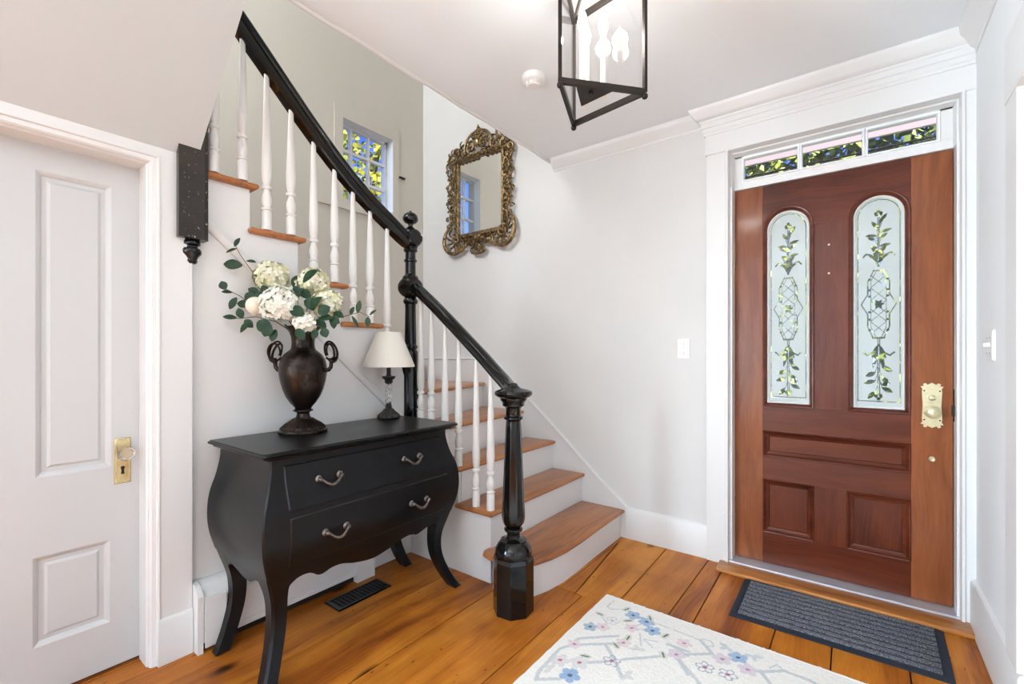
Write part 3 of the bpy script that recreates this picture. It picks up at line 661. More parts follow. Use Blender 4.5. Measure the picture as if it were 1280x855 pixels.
l_.new(mx3.outputs[0], n_['Material Output'].inputs[0])
def arched_glass(x0, x1, zb, zt, y):
    hw = (x1-x0)/2; nx = 112; nz = 560
    U, Wv = np.meshgrid(np.linspace(-1, 1, nx+1), np.linspace(0, 1, nz+1))
    X = U*hw; top = (zt-hw)+np.sqrt(np.maximum(hw*hw-X*X, 0)); Z = zb+(top-zb)*Wv
    clear = etch(X, Z, hw, zb, zt).astype(float)
    me = bpy.data.meshes.new('etched_pane'); org = ORG[d1.name]
    V = np.stack([X+(x0+x1)/2-org[0], np.full_like(X, y-org[1]), Z-org[2]], -1).reshape(-1, 3)
    i = np.arange(nx); j = np.arange(nz)[:, None]; a = (j*(nx+1)+i).ravel()
    F = np.stack([a, a+1, a+nx+2, a+nx+1], -1)
    me.from_pydata(V.tolist(), [], F.tolist())
    at_ = me.attributes.new('clear', 'FLOAT', 'POINT'); at_.data.foreach_set('value', clear.ravel().astype(np.float32))
    me.materials.append(ETCH)
    o = bpy.data.objects.new('etched_pane', me); C.objects.link(o); o.parent = d1; ORG[o.name] = org
    # arched moulding
    mid = (x0+x1)/2
    def path(off, n=20):
        h = hw+off; return [(mid+h, zb-off)]+[(mid+h*math.cos(PI*k/n), (zt-hw)+h*math.sin(PI*k/n)) for k in range(n+1)]+[(mid-h, zb-off)]
    pr = [(0, DY0), (0, DY0-.007), (.004, DY0-.011), (.008, DY0-.010), (.011, DY0-.003), (.015, DY0+.002), (.020, DY0+.010), (.022, DY0+.018), (.022, DY0+.03), (0, DY0+.03)]
    build('glass_moulding', M().sweep(path(.022), pr, XZ, closed=True), MAHOGX, o, smooth=30)
    build('glass_bead', M().sweep(path(.001), [(0, DY0+.010), (.004, DY0+.006), (.010, DY0+.012), (.010, DY0+.03), (0, DY0+.03)], XZ, closed=True), mat('pale_bead', (.72, .72, .7), .4), o, smooth=30)
arched_glass(-.412, -.210, .945, 2.026, DY0+.022)
arched_glass(-.016, .186, .945, 2.026, DY0+.022)
# hardware
pts = [(.252, .872), (.262, .868), (.268, .876), (.284, .868), (.300, .876), (.306, .868), (.316, .872), (.313, .882), (.325, .884), (.318, .896), (.320, .91), (.317, .975), (.320, 1.04), (.318, 1.054), (.325, 1.066), (.313, 1.068), (.316, 1.078), (.306, 1.082), (.300, 1.074), (.284, 1.084), (.268, 1.074), (.262, 1.082), (.252, 1.078), (.255, 1.068), (.243, 1.066), (.250, 1.054), (.248, 1.04), (.251, .975), (.248, .91), (.250, .896), (.243, .884), (.255, .882)]
hp = build('lock_plate', M().prism(pts, XZ, DY0-.004, DY0), PALEBRASS, d1, smooth=0)
build('door_knob', ylathe(M(), [(.030, .004), (.031, .008), (.024, .012), (.013, .016), (.012, .030), (.022, .036), (.029, .046), (.029, .054), (.022, .058), (.020, .056), (.012, .060), (.0, .061)], .284, .945, DY0, 24), PALEBRASS, hp)
build('thumb_turn', ylathe(M(), [(.014, .004), (.014, .008), (.011, .011), (.004, .012)], .284, 1.012, DY0, 18).box(.272, .296, DY0-.022, DY0-.010, 1.0095, 1.0145), PALEBRASS, hp)
m = M()
for x in (.256, .312):
    for z in (.905, 1.045): m.sphere((x, DY0-.004, z), .0035, 8, 5, (1, .5, 1))
build('screw', m, GAPD, hp, kind='stuff')
build('bolt_cap', ylathe(M(), [(.013, 0), (.013, .003), (.009, .006), (.007, .005), (.0, .006)], .284, .718, DY0, 18), PALEBRASS, d1)
for z in (1.806, 1.653): build('peg', ylathe(M(), [(.0055, 0), (.005, .002), (0, .003)], -.122, z, DY0, 10), SCREW, d1)
for z in (1.80, .33):
    m = M().lathe([(.006, z-.055), (.006, z+.055), (.003, z+.062)], (-.588, 2.952), 10).box(-.60, -.578, 2.953, 2.957, z-.05, z+.05)
    build('hinge', m, BRASS, d1)
build('latch', M().box(.357, .368, 2.945, 2.985, .905, 1.055), GAPD, d1, smooth=0)
build('strike_box', M().box(.352, .366, 2.935, 2.96, .93, .98), IRON, d1)
# transom
t2 = empty('window_2', (-.11, 2.95, 2.19), kind='structure')
m = M().box(-.60, .378, 2.945, 2.99, 2.187, 2.232).box(-.60, .378, 2.945, 2.99, 2.372, 2.41).box(-.60, -.538, 2.945, 2.99, 2.23, 2.38).box(.310, .378, 2.945, 2.99, 2.23, 2.38)
build('frame', m, TRIM, t2, smooth=0)
m = M()
TX = [(-.532, -.262), (-.244, .020), (.040, .303)]
for a, b in TX:
    m.sweep([(a, 2.238), (b, 2.238), (b, 2.364), (a, 2.364)], [(-.010, 2.945), (-.008, 2.938), (.0, 2.940), (.003, 2.95), (.003, 2.975), (-.010, 2.975)], XZ, closed=True)
build('glazing_bar', m, WW, t2, smooth=0)
for a, b in TX: build('pane', M().box(a, b, 2.960, 2.963, 2.236, 2.366), PANE, t2, smooth=0)
build('inner_stop', M().sweep([(-.597, 2.19), (-.597, 2.397), (.373, 2.397), (.373, 2.19)], [(0, 2.90), (.01, 2.905), (.014, 2.93), (.018, 2.945), (0, 2.95)], XZ, side=-1), TRIM, t2, smooth=30)

# ================================================================ DRESSER
dr = empty('dresser', (-1.93, 1.25, 0), 'black bombe chest of two drawers with curved legs against the stair panel', 'dresser')
WT = [(0, .058), (.08, .020), (.18, -.010), (.28, -.012), (.38, .014), (.48, .043), (.56, .050), (.64, .042), (.72, .016), (.79, .001), (.84, 0)]
wz_ = lambda z: interp(WT, z)
DXF, DXB, DY_0, DY_1 = -1.722, -2.17, .80, 1.70
def ring(z):
    w_ = wz_(z); c = .006
    return [(DXB, DY_0-w_, z), (DXF+w_-c, DY_0-w_, z), (DXF+w_, DY_0-w_+c, z), (DXF+w_, DY_1+w_-c, z), (DXF+w_-c, DY_1+w_, z), (DXB, DY_1+w_, z)]
build('body', M().rings([ring(.40+.436*k/22) for k in range(23)]), DRES, dr, smooth=30)
ov = (-2.172, -1.682, .752, 1.758)
def rc(o): return [(ov[0], ov[2]+o), (ov[1]-o-.012, ov[2]+o), (ov[1]-o, ov[2]+o+.012), (ov[1]-o, ov[3]-o-.012), (ov[1]-o-.012, ov[3]-o), (ov[0], ov[3]-o)]
tp_ = [(.028, .828), (.022, .832), (.020, .838), (.010, .842), (.002, .846), (0, .850), (.002, .855), (.008, .857), (.010, .860)]
build('top', M().rings([[(x, y, z) for x, y in rc(o)] for o, z in tp_]), DRES, dr, smooth=40)
def zfront(y):
    T = [(.80, .10), (.845, .30), (.865, .335), (.90, .362), (.95, .362), (.985, .338), (1.01, .335), (1.04, .346), (1.09, .345), (1.15, .325), (1.25, .308), (1.33, .322), (1.39, .342), (1.44, .352), (1.47, .348), (1.50, .338), (1.53, .347), (1.58, .362), (1.62, .352), (1.655, .31), (1.70, .1)]
    return interp(T, y)
def apron(fn, a0, a1, zf, n=60, thick=.02, zt=.41):
    m = M(); nz = 8; outer = []; inner = []
    for i in range(n+1):
        a = a0+(a1-a0)*i/n; zb = min(zf(a), zt-.01)
        for j in range(nz+1):
            z = zb+(zt-zb)*j/nz; outer.append(fn(a, z, 0)); inner.append(fn(a, z, thick))
    k = nz+1; N = (n+1)*k; F = []
    for i in range(n):
        for j in range(nz):
            p = i*k+j; F.append((p, p+k, p+k+1, p+1)); F.append((N+p, N+p+1, N+p+k+1, N+p+k))
        p = i*k; F.append((p, N+p, N+p+k, p+k)); p = i*k+nz; F.append((p, p+k, N+p+k, N+p))
    return m.add(outer+inner, F)
build('apron', apron(lambda a, z, t: (DXF+wz_(z)-t-.0005, a, z), .84, 1.66, zfront), DRES, dr, smooth=35)
def zside(x):
    return interp([(-2.13, .28), (-2.09, .335), (-2.045, .366), (-2.0, .36), (-1.95, .338), (-1.90, .332), (-1.86, .345), (-1.82, .362), (-1.785, .362), (-1.765, .34), (-1.745, .30)], x)
build('apron', apron(lambda a, z, t: (a, DY_0-wz_(z)+t+.0005, z), -2.13, -1.76, zside, 40), DRES, dr, smooth=35)
build('apron', apron(lambda a, z, t: (a, DY_1+wz_(z)-t-.0005, z), -2.13, -1.76, zside, 40), DRES, dr, smooth=35)
def leg(front, left):
    rs = []
    for k in range(25):
        z = .415-.415*k/24; w_ = wz_(z)
        s = interp([(0, .050), (.05, .050), (.15, .052), (.28, .058), (.33, .068), (.36, .082), (.42, .095)], z)
        yo = (DY_0-w_) if left else (DY_1+w_); sy = 1 if left else -1
        if front: xo = DXF+w_; sx = -1
        else: xo = DXB+interp([(0, .064), (.12, .044), (.27, .028), (.36, .010), (.42, .0)], z); sx = 1
        c = .009
        r_ = [(xo, yo+sy*c), (xo, yo+sy*s), (xo+sx*s, yo+sy*s), (xo+sx*s, yo), (xo+sx*c, yo)]
        rs.append([(a, b, max(z, .006)) for a, b in r_])
    l_ = build('leg', M().rings(rs), DRES, dr, smooth=35)
    cx = sum(p[0] for p in rs[-1])/5; cy = sum(p[1] for p in rs[-1])/5
    build('foot_pad', M().lathe([(.012, 0), (.013, .006)], (cx, cy), 10), PLASTIC, l_)
for f in (True, False):
    for l2 in (True, False): leg(f, l2)
def drawer(y0, y1, z0, z1, hy, hz):
    n = 14; outer = []; m = M()
    e = .009; cols = [y0, y0+.004, y1-.004, y1]
    zs_ = [z0, z0+.004]+[z0+.004+(z1-z0-.008)*k/n for k in range(1, n)]+[z1-.004, z1]
    for j, z in enumerate(zs_):
        for i, y in enumerate(cols):
            edge = i in (0, 3) or j in (0, len(zs_)-1)
            outer.append((DXF+wz_(z)+(.003 if edge else e), y, z))
    F = []
    for j in range(len(zs_)-1):
        for i in range(3): p = j*4+i; F.append((p, p+1, p+5, p+4))
    m.add(outer, F)
    d = build('drawer', m, DRES, dr, smooth=40)
    # shadow gap frame round the drawer
    gp = M()
    def strip(ya, yb2, za, zb2):
        k = 10; vs2 = []; F2 = []
        for q in range(k+1):
            z = za+(zb2-za)*q/k; x = DXF+wz_(z)+.0008
            vs2 += [(x, ya, z), (x, yb2, z)]
            if q: F2.append((2*q-2, 2*q-1, 2*q+1, 2*q))
        gp.add(vs2, F2)
    t = .0045
    strip(y0-t, y0, z0-t, z1+t); strip(y1, y1+t, z0-t, z1+t); strip(y0, y1, z0-t, z0); strip(y0, y1, z1, z1+t)
    build('drawer_gap', gp, GAPD, d, smooth=0)
    for hy_ in hy:
        X = DXF+wz_(hz)+.009
        h = M()
        for s in (-1, 1):
            xlathe(h, [(.014, 0), (.0145, .003), (.011, .006), (.006, .008), (.0055, .018), (.008, .021), (.006, .026), (.001, .027)], hy_+s*.046, hz+.006, 14, x0=X-.001)
        pp = []
        for k in range(17):
            t2_ = -1+2*k/16; pp.append((X+.021+.010*(1-t2_**2), hy_+t2_*.046, hz+.006-.026*math.cos(t2_*PI/2)**1.2 + (0.004*abs(t2_)**6)))
        h.tube(pp, [.0042+.0022*math.cos((-1+2*k/16)*PI/2) for k in range(17)], 8)
        build('handle', h, PEWTER, d)
drawer(.846, 1.652, .634, .80, (1.02, 1.447), .722)
drawer(.848, 1.655, .424, .612, (1.03, 1.463), .516)

# ================================================================ VASE
VX, VY = -2.048, 1.10; TZ = .861
va = empty('vase', (VX, VY, TZ), 'dark bronze urn vase with looped handles on the black dresser', 'vase')
vp = [(.0, TZ), (.104, TZ), (.106, TZ+.006), (.104, TZ+.014), (.096, TZ+.018), (.094, TZ+.024), (.078, TZ+.036), (.055, TZ+.050), (.038, TZ+.062), (.029, TZ+.075), (.027, TZ+.088), (.032, TZ+.094), (.043, TZ+.098), (.043, TZ+.104), (.034, TZ+.108), (.04, TZ+.118), (.057, TZ+.138), (.074, TZ+.165), (.088, TZ+.20), (.098, TZ+.24), (.103, TZ+.275), (.1025, TZ+.305), (.096, TZ+.335), (.082, TZ+.358), (.066, TZ+.372), (.054, TZ+.382), (.050, TZ+.395), (.049, TZ+.415), (.052, TZ+.440), (.060, TZ+.462), (.074, TZ+.480), (.077, TZ+.486), (.073, TZ+.489), (.066, TZ+.480), (.05, TZ+.45), (.045, TZ+.42), (.0, TZ+.41)]
build('body', M().lathe(vp, (VX, VY), 48), BRONZE, va)
rib = M()
for k in range(36):
    a = 2*PI*k/36; rib.tube([(VX+r*math.cos(a), VY+r*math.sin(a), z+.001) for r, z in ((.098, TZ+.019), (.078, TZ+.037), (.055, TZ+.051), (.04, TZ+.062))], .0028, 5)
build('fluting', rib, BRONZE, va, kind='stuff')
ax = RT.copy()
for s in (-1, 1):
    h = M(); V0 = Vector((VX, VY, 0))
    def P_(r, z, t=0): return V0+ax*(s*r)+FW*t+Vector((0, 0, z))
    h.tube([P_(.10, TZ+.285), P_(.118, TZ+.288), P_(.128, TZ+.30), P_(.130, TZ+.32), P_(.137, TZ+.335)], [.010, .010, .009, .009, .008], 10)
    h.sphere(P_(.133, TZ+.33), .014, 10, 8)
    for r_, tl_, ph in ((.041, .0, .0), (.032, .024, .5), (.032, -.024, -.5)):
        pp = []
        for k in range(22):
            a = -PI*.60+PI*1.75*k/21
            pp.append(P_(.128+(.030 if tl_ == 0 else .024)*math.cos(a+.3+ph*.3), TZ+.372+r_*math.sin(a)*1.15, tl_*math.sin(PI*k/21)))
        h.tube(pp, [.0065-.003*k/21 for k in range(22)], 8)
    h.tube([P_(.104, TZ+.345, .004), P_(.112, TZ+.338, .008), P_(.122, TZ+.33, .004)], .005, 8)
    build('handle', h, BRONZE, va)

# ================================================================ FLOWERS
def leaf_mesh(m, base, direc, L, W, normal, bend=.25, n=6):
    d = Vector(direc).normalized(); nv = Vector(normal); nv = (nv-d*nv.dot(d)).normalized(); s_ = d.cross(nv)
    vs2 = []; F = []
    for i in range(n+1):
        t = i/n; wv = W*(math.sin(PI*min(t*.93+.05, 1))**.85) if i < n else 0
        c = Vector(base)+d*(L*t)-nv*(bend*L*t*t)
        vs2 += [c-s_*wv+nv*(wv*.25), c, c+s_*wv+nv*(wv*.25)]
        if i:
            b = 3*(i-1); F += [(b, b+1, b+4, b+3), (b+1, b+2, b+5, b+4)]
    m.add(vs2, F); return m
def floret(m, c, nv, r, rr):
    nv = nv.normalized(); u = nv.orthogonal().normalized(); v = nv.cross(u); a0 = rr.uniform(0, 2*PI)
    for k in range(4):
        a = a0+k*PI/2; d = u*math.cos(a)+v*math.sin(a); s_ = nv.cross(d)
        up = nv*(r*rr.uniform(.1, .35))
        m.add([c, c+d*r*.55-s_*r*.48+up*.5, c+d*r*1.05-s_*r*.22+up, c+d*r*1.05+s_*r*.22+up, c+d*r*.55+s_*r*.48+up*.5], [(0, 1, 2, 3, 4)])
GH = 'white hydrangeas in the bronze urn'
NECK = Vector((VX, VY, TZ+.47))
def hydrangea(u, v, d, R, label, mt, seed, leaves=()):
    rr = random.Random(seed); c = at(u, v, d)
    root = empty('hydrangea', c, label, 'flower', GH)
    m = M(); N = int(95*(R/.07)**2)
    for k in range(N):
        z = 1-2*(k+.5)/N; a = k*2.39996; q = math.sqrt(1-z*z); nv = Vector((q*math.cos(a), q*math.sin(a), z))
        if nv.dot(Vector((0, 0, -1))) > .8: continue
        nv2 = (nv+Vector([rr.uniform(-.3, .3) for _ in range(3)])).normalized()
        floret(m, c+nv*R*rr.uniform(.84, 1.04), nv2, .0185*rr.uniform(.85, 1.15), rr)
    build('flower_head', m, mt, root, smooth=0, kind='stuff', recalc=False)
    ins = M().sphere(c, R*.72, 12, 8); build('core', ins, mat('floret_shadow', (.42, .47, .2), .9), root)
    base = NECK+Vector((rr.uniform(-.02, .02), rr.uniform(-.02, .02), -.05))
    build('stem', M().tube([base, base.lerp(c, .5)+Vector((0, 0, .01)), c], .0035, 6), STEM, root)
    for (du, dv, L, W, ang) in leaves:
        b = at(u+du, v+dv, d-.03); dd = RT*math.cos(ang)+Vector((0, 0, 1))*math.sin(ang)-FW*.25
        build('leaf', leaf_mesh(M(), b, dd, L, W, -FW*.8+Vector((0, 0, .6)), .2), LEAF, root, recalc=False)
hydrangea(340, 347, 2.10, .074, 'creamy hydrangea head at the upper left of the bouquet', PETAL, 1, [(25, 18, .05, .018, 2.6)])
hydrangea(351, 381, 1.98, .080, 'largest white hydrangea head at the front of the bouquet', PETALW, 2, [(28, -28, .085, .026, .75), (20, 30, .06, .02, -.9), (-38, 22, .06, .018, -2.4)])
hydrangea(391, 355, 2.10, .070, 'cream hydrangea head at the upper right of the bouquet', PETAL, 3, [(-24, 4, .06, .022, 1.2), (-10, 20, .06, .022, -.5)])
hydrangea(408, 381, 2.04, .064, 'yellowish hydrangea head at the right edge of the bouquet', PETAL, 4, [(-22, -8, .055, .022, 2.2), (-12, 18, .065, .02, -.8), (10, 16, .05, .017, -1.6), (8, 10, .055, .018, -.3)])
hydrangea(381, 402, 1.99, .046, 'small white hydrangea cluster just above the urn lip', PETALW, 5, [(-20, -6, .07, .024, 2.0), (8, -16, .07, .024, .9), (18, -4, .06, .02, .1)])
# cream rose: overlapping cupped petals
c = at(319, 382, 2.0); ro = empty('rose', c, 'round cream rose left of the white hydrangeas', 'flower')
face = (-FW*.9+Vector((0, 0, .25))-RT*.25).normalized(); u_ = face.orthogonal().normalized(); v_ = face.cross(u_)
for k in range(11):
    a = k*2.39996; rad = .012+.0026*k; th = .05+.075*k
    cc = c+(u_*math.cos(a)+v_*math.sin(a))*rad*.55; nvec = (face*math.cos(th)+(u_*math.cos(a)+v_*math.sin(a))*math.sin(th)).normalized()
    m = M(); n = 8; rs = []
    for j in range(5):
        q = j/4*(.026+.0006*k); rs.append([cc+nvec*(.018-.0006*k-(j/4)**2*.010)+(nvec.orthogonal().normalized()*math.cos(2*PI*i/n)+nvec.cross(nvec.orthogonal().normalized())*math.sin(2*PI*i/n))*max(q, .0005) for i in range(n)])
    m.rings(rs, cap=False); build('petal', m, ROSE, ro, recalc=False)
build('heart', M().sphere(c, .039, 14, 10), ROSE, ro)
build('stem', M().tube([NECK-Vector((.01, 0, .05)), NECK.lerp(c, .6), c], .003, 6), STEM, ro)
GB = 'leafy branches in the bronze urn'
def branch(pix, d, leaves, label, mt, start=None):
    pts = [at(u, v, dd) for (u, v), dd in zip(pix, d)]
    root = empty('leafy_branch', pts[0], label, 'branch', GB)
    full = [NECK+Vector((0, 0, -.04))]+pts
    build('stem', M().tube(full, [.003]+[.0022-.0012*i/len(pts) for i in range(len(pts))], 6), STEM, root)
    for (u, v, dd, L, W, ang, tw) in leaves:
        b = at(u, v, dd); dv = RT*math.cos(ang)+Vector((0, 0, 1))*math.sin(ang)-FW*.15
        build('leaf', leaf_mesh(M(), b, dv, L, W, -FW+Vector((0, 0, tw))+RT*.2, .12), mt, root, recalc=False)
branch([(352, 390), (330, 358), (312, 335), (300, 318), (292, 303)], [2.05, 2.06, 2.06, 2.06, 2.06],
       [(303, 332, 2.05, .082, .023, 3.05, .1), (296, 311, 2.06, .050, .011, 3.45, .8), (293, 308, 2.06, .045, .011, .95, .3), (308, 326, 2.05, .046, .010, -.1, .9), (318, 345, 2.04, .045, .012, .5, .8), (328, 357, 2.03, .075, .022, -1.0, .1), (324, 368, 2.02, .055, .018, 2.6, .3)],
       'tall leafy branch reaching to the upper left of the bouquet', LEAF2)
branch([(345, 396), (318, 385), (300, 370), (286, 363), (280, 360)], [2.03, 2.02, 2.02, 2.03, 2.03],
       [(282, 362, 2.03, .040, .018, 2.0, .1), (290, 366, 2.02, .045, .011, 2.95, .8), (296, 372, 2.02, .060, .016, -2.1, .2), (312, 382, 2.0, .055, .019, 2.9, .3), (318, 372, 2.0, .055, .022, .2, .2), (318, 368, 2.01, .05, .022, -2.6, .2)],
       'drooping leafy branch at the far left of the bouquet', LEAF2)
branch([(345, 402), (320, 396), (300, 398), (290, 398)], [2.0, 1.99, 1.99, 2.0],
       [(296, 398, 1.99, .060, .013, 2.95, .6), (306, 400, 1.98, .050, .018, -.7, .2), (303, 398, 1.98, .048, .017, 1.9, .3), (322, 402, 1.95, .075, .03, -.55, .1), (338, 405, 1.94, .06, .026, -2.0, .2), (345, 412, 1.95, .055, .018, -1.9, .3)],
       'low leafy branch at the left spilling over the urn lip', LEAF)
branch([(400, 398), (420, 398), (436, 394), (450, 390), (462, 396)], [2.02, 2.03, 2.04, 2.05, 2.05],
       [(438, 393, 2.04, .040, .010, 1.1, .2), (447, 391, 2.05, .058, .013, 1.35, .2), (440, 395, 2.04, .062, .008, -1.0, .3), (460, 396, 2.05, .048, .013, -1.55, .1), (462, 394, 2.05, .040, .007, .7, .5)],
       'thin sprig trailing to the right of the bouquet', LEAF2)
branch([(395, 405), (405, 412), (408, 420)], [2.0, 1.98, 1.98],
       [(404, 410, 1.98, .045, .02, -1.2, .1), (396, 412, 1.98, .045, .016, -1.9, .2), (412, 398, 1.97, .05, .022, -.4, .2), (398, 392, 1.96, .06, .026, .5, .2), (380, 394, 1.95, .07, .026, 2.6, .3), (373, 372, 1.99, .055, .024, 1.9, .2), (386, 372, 1.97, .06, .026, -1.2, .2)],
       'short green branch over the right side of the urn lip', LEAF)

# ================================================================ TABLE LAMP
LX, LY = -2.108, 1.630
la = empty('table_lamp', (LX, LY, TZ), 'small table lamp with cream shade and crystal stem on the dresser', 'lamp')
m = M().lathe([(0, TZ), (.056, TZ), (.060, TZ+.006), (.058, TZ+.018), (.050, TZ+.026), (.036, TZ+.038), (.026, TZ+.052), (.016, TZ+.058), (.019, TZ+.066), (.014, TZ+.074), (.016, TZ+.08), (.008, TZ+.085)], (LX, LY), 48, mod=lambda a, z: 1+.07*math.sin(8*a)*(1 if z < TZ+.04 else .3))
for k in range(4):
    a = k*PI/2+.4; m.sphere((LX+.052*math.cos(a), LY+.052*math.sin(a), TZ+.008), .011, 8, 6)
build('base', m, DARKIRON, la)
hx = []
m = M()
for k in range(4):
    m.tube([(LX+.012*math.cos(a+k*PI/2), LY+.012*math.sin(a+k*PI/2), TZ+.088+.105*j/24) for j in range(25) for a in [j*.28]], .0075, 8)
build('crystal_stem', m, CRYSTAL, la)
build('cup', M().lathe([(.010, TZ+.193), (.018, TZ+.196), (.024, TZ+.206), (.020, TZ+.214), (.030, TZ+.220), (.037, TZ+.230), (.037, TZ+.236), (.016, TZ+.238), (.012, TZ+.246), (.011, TZ+.35), (.0, TZ+.352)], (LX, LY), 20), DARKIRON, la)
build('shade', M().lathe([(.141, 1.152), (.1425, 1.150), (.1435, 1.156), (.0675, 1.342), (.066, 1.345), (.0645, 1.342)], (LX, LY), 48), SHADE, la)
m = M().tube([(LX, LY, TZ+.345), (LX, LY, 1.325)], .003, 6)
for k in range(3):
    a = k*2*PI/3; m.tube([(LX, LY, 1.325), (LX+.066*math.cos(a), LY+.066*math.sin(a), 1.335)], .0015, 5)
build('shade_ring', m, BRASS, la)

# ================================================================ LANTERN
A_, B_, C_ = Vector((-.767, 1.269, 0)), Vector((-.572, 1.497, 0)), Vector((-.870, 1.541, 0)); ctr = (A_+B_+C_)/3
ln = empty('lantern', (ctr.x, ctr.y, CZ), 'triangular dark metal lantern with candle bulbs hanging from the ceiling', 'lantern')
ZB, ZT = 2.105, 2.50
cor = [A_, B_, C_]
for k in range(3):
    p = cor[k]; q2 = cor[(k+1) % 3]; inw = (ctr-p).normalized()
    build('corner_bar', M().tube([p+Vector((0, 0, ZB)), p+Vector((0, 0, ZT))], .0085, 4, up=inw), IRON, ln, smooth=0)
    d = (q2-p).normalized(); nn_ = Vector((-d.y, d.x, 0))
    for z in (ZB, ZT):
        m = M(); h = .009
        m.rings([[pp+nn_*a+Vector((0, 0, z+b)) for a, b in ((-.007, -h), (.007, -h), (.007, h), (.002, h+.003), (-.007, h))] for pp in (p, q2)])
        build('frame_bar', m, IRON, ln, smooth=0)
    build('foot_ball', M().sphere(p+Vector((0, 0, ZB-.014)), .0105, 12, 8).lathe([(.005, ZB-.01), (.005, ZB+.004)], (p.x, p.y), 8), IRON, ln)
    build('glass_pane', M().rings([[p+d*.012+nn_*a+Vector((0, 0, z)) for a, z in ((-.0015, ZB+.008), (.0015, ZB+.008), (.0015, ZT-.008), (-.0015, ZT-.008))], [q2-d*.012+nn_*a+Vector((0, 0, z)) for a, z in ((-.0015, ZB+.008), (.0015, ZB+.008), (.0015, ZT-.008), (-.0015, ZT-.008))]]), LGLASS, ln, smooth=0)
tri = [ctr+(p-ctr)*.5 for p in cor]
pc = Vector((-.730, 1.414, 0)); tri = [pc+(p-ctr)*.5 for p in cor]
build('bottom_plate', M().prism([(p.x, p.y) for p in tri], XY, ZB+.012, ZB+.016), IRON, ln, smooth=0)
build('plate_nut', M().sphere((pc.x, pc.y, ZB+.008), .009, 10, 6), IRON, ln)
for p in cor: build('roof_bar', M().tube([p+Vector((0, 0, ZT)), ctr+(p-ctr)*.08+Vector((0, 0, ZT+.095))], .006, 6), IRON, ln)
build('canopy', M().lathe([(.006, ZT+.09), (.006, CZ-.025), (.03, CZ-.022), (.055, CZ-.01), (.06, CZ)], (ctr.x, ctr.y), 24), IRON, ln)
BULB = bpy.data.materials.new('lit_bulb'); BULB.use_nodes = True
qn = BULB.node_tree.nodes['Principled BSDF']; qn.inputs['Emission Color'].default_value = (1, .86, .66, 1); qn.inputs['Emission Strength'].default_value = 6
CANDLE = mat('candle_sleeve', (.85, .82, .74), .5)
for x, y in ((-.758, 1.403), (-.709, 1.464), (-.781, 1.475)):
    cd = build('candle', M().lathe([(.010, ZB+.016), (.010, 2.325)], (x, y), 14), CANDLE, ln)
    build('bulb', M().lathe([(.006, 2.325), (.009, 2.335), (.0155, 2.358), (.0165, 2.372), (.013, 2.392), (.006, 2.41), (.001, 2.425)], (x, y), 14), BULB, cd)
    light('bulb_light', 'POINT', (x, y, 2.375), (0, 0, 0), 2.8, (1, .97, .93), shadow_soft_size=.03)

# ================================================================ MIRROR
MX, MZ, MY = -2.512, 2.56, 2.888
mr = empty('mirror', (MX, MY, MZ), 'ornate antique gilt mirror with scrolled frame on the stair wall', 'mirror')
f3 = lambda a, b, h: (MX+a, MY-h, MZ+b)
build('mirror_glass', M().prism([(-.24, -.315), (.24, -.315), (.24, .315), (-.24, .315)], f3, .01, .016), MIRROR, mr, smooth=0)
pr = [(0, 0), (0, .03), (.008, .036), (.016, .034), (.022, .044), (.034, .044), (.042, .03), (.044, .015), (.05, 0)]
fr_ = build('inner_frame', M().sweep([(-.235, -.31), (.235, -.31), (.235, .31), (-.235, .31)], [(-o, h) for o, h in pr], f3, closed=True), GILT, mr)
m = M(); ms = M(); rr = random.Random(5)
def scroll(cx, cz, R, a0, turns, w=.011, sgn=1, hh=.035, mm=None):
    mm = mm or m
    n = int(10+18*abs(turns)); pts = []; rad = []
    for k in range(n+1):
        t = k/n; r_ = R*(1-t)**.8+.004; a = a0+sgn*2*PI*turns*t
        pts.append(f3(cx+r_*math.cos(a), cz+r_*math.sin(a), hh+.012*math.sin(PI*t))); rad.append(w*(1-.55*t))
    mm.tube(pts, rad, 7)
    mm.sphere(f3(cx, cz, hh+.008), w*.95, 8, 6)
def acan(cx, cz, L, ang, w=.012, curl=1, hh=.03):
    pts = []; rad = []
    for k in range(9):
        t = k/8; a = ang+curl*t*1.5
        if k == 0: p = [cx, cz]
        else: p = [p[0]+L/8*math.cos(a), p[1]+L/8*math.sin(a)]
        pts.append(f3(p[0], p[1], hh+.014*math.sin(PI*t))); rad.append(w*math.sin(PI*(.15+.8*t))+.0015)
    m.tube(pts, rad, 6, flat=.6)
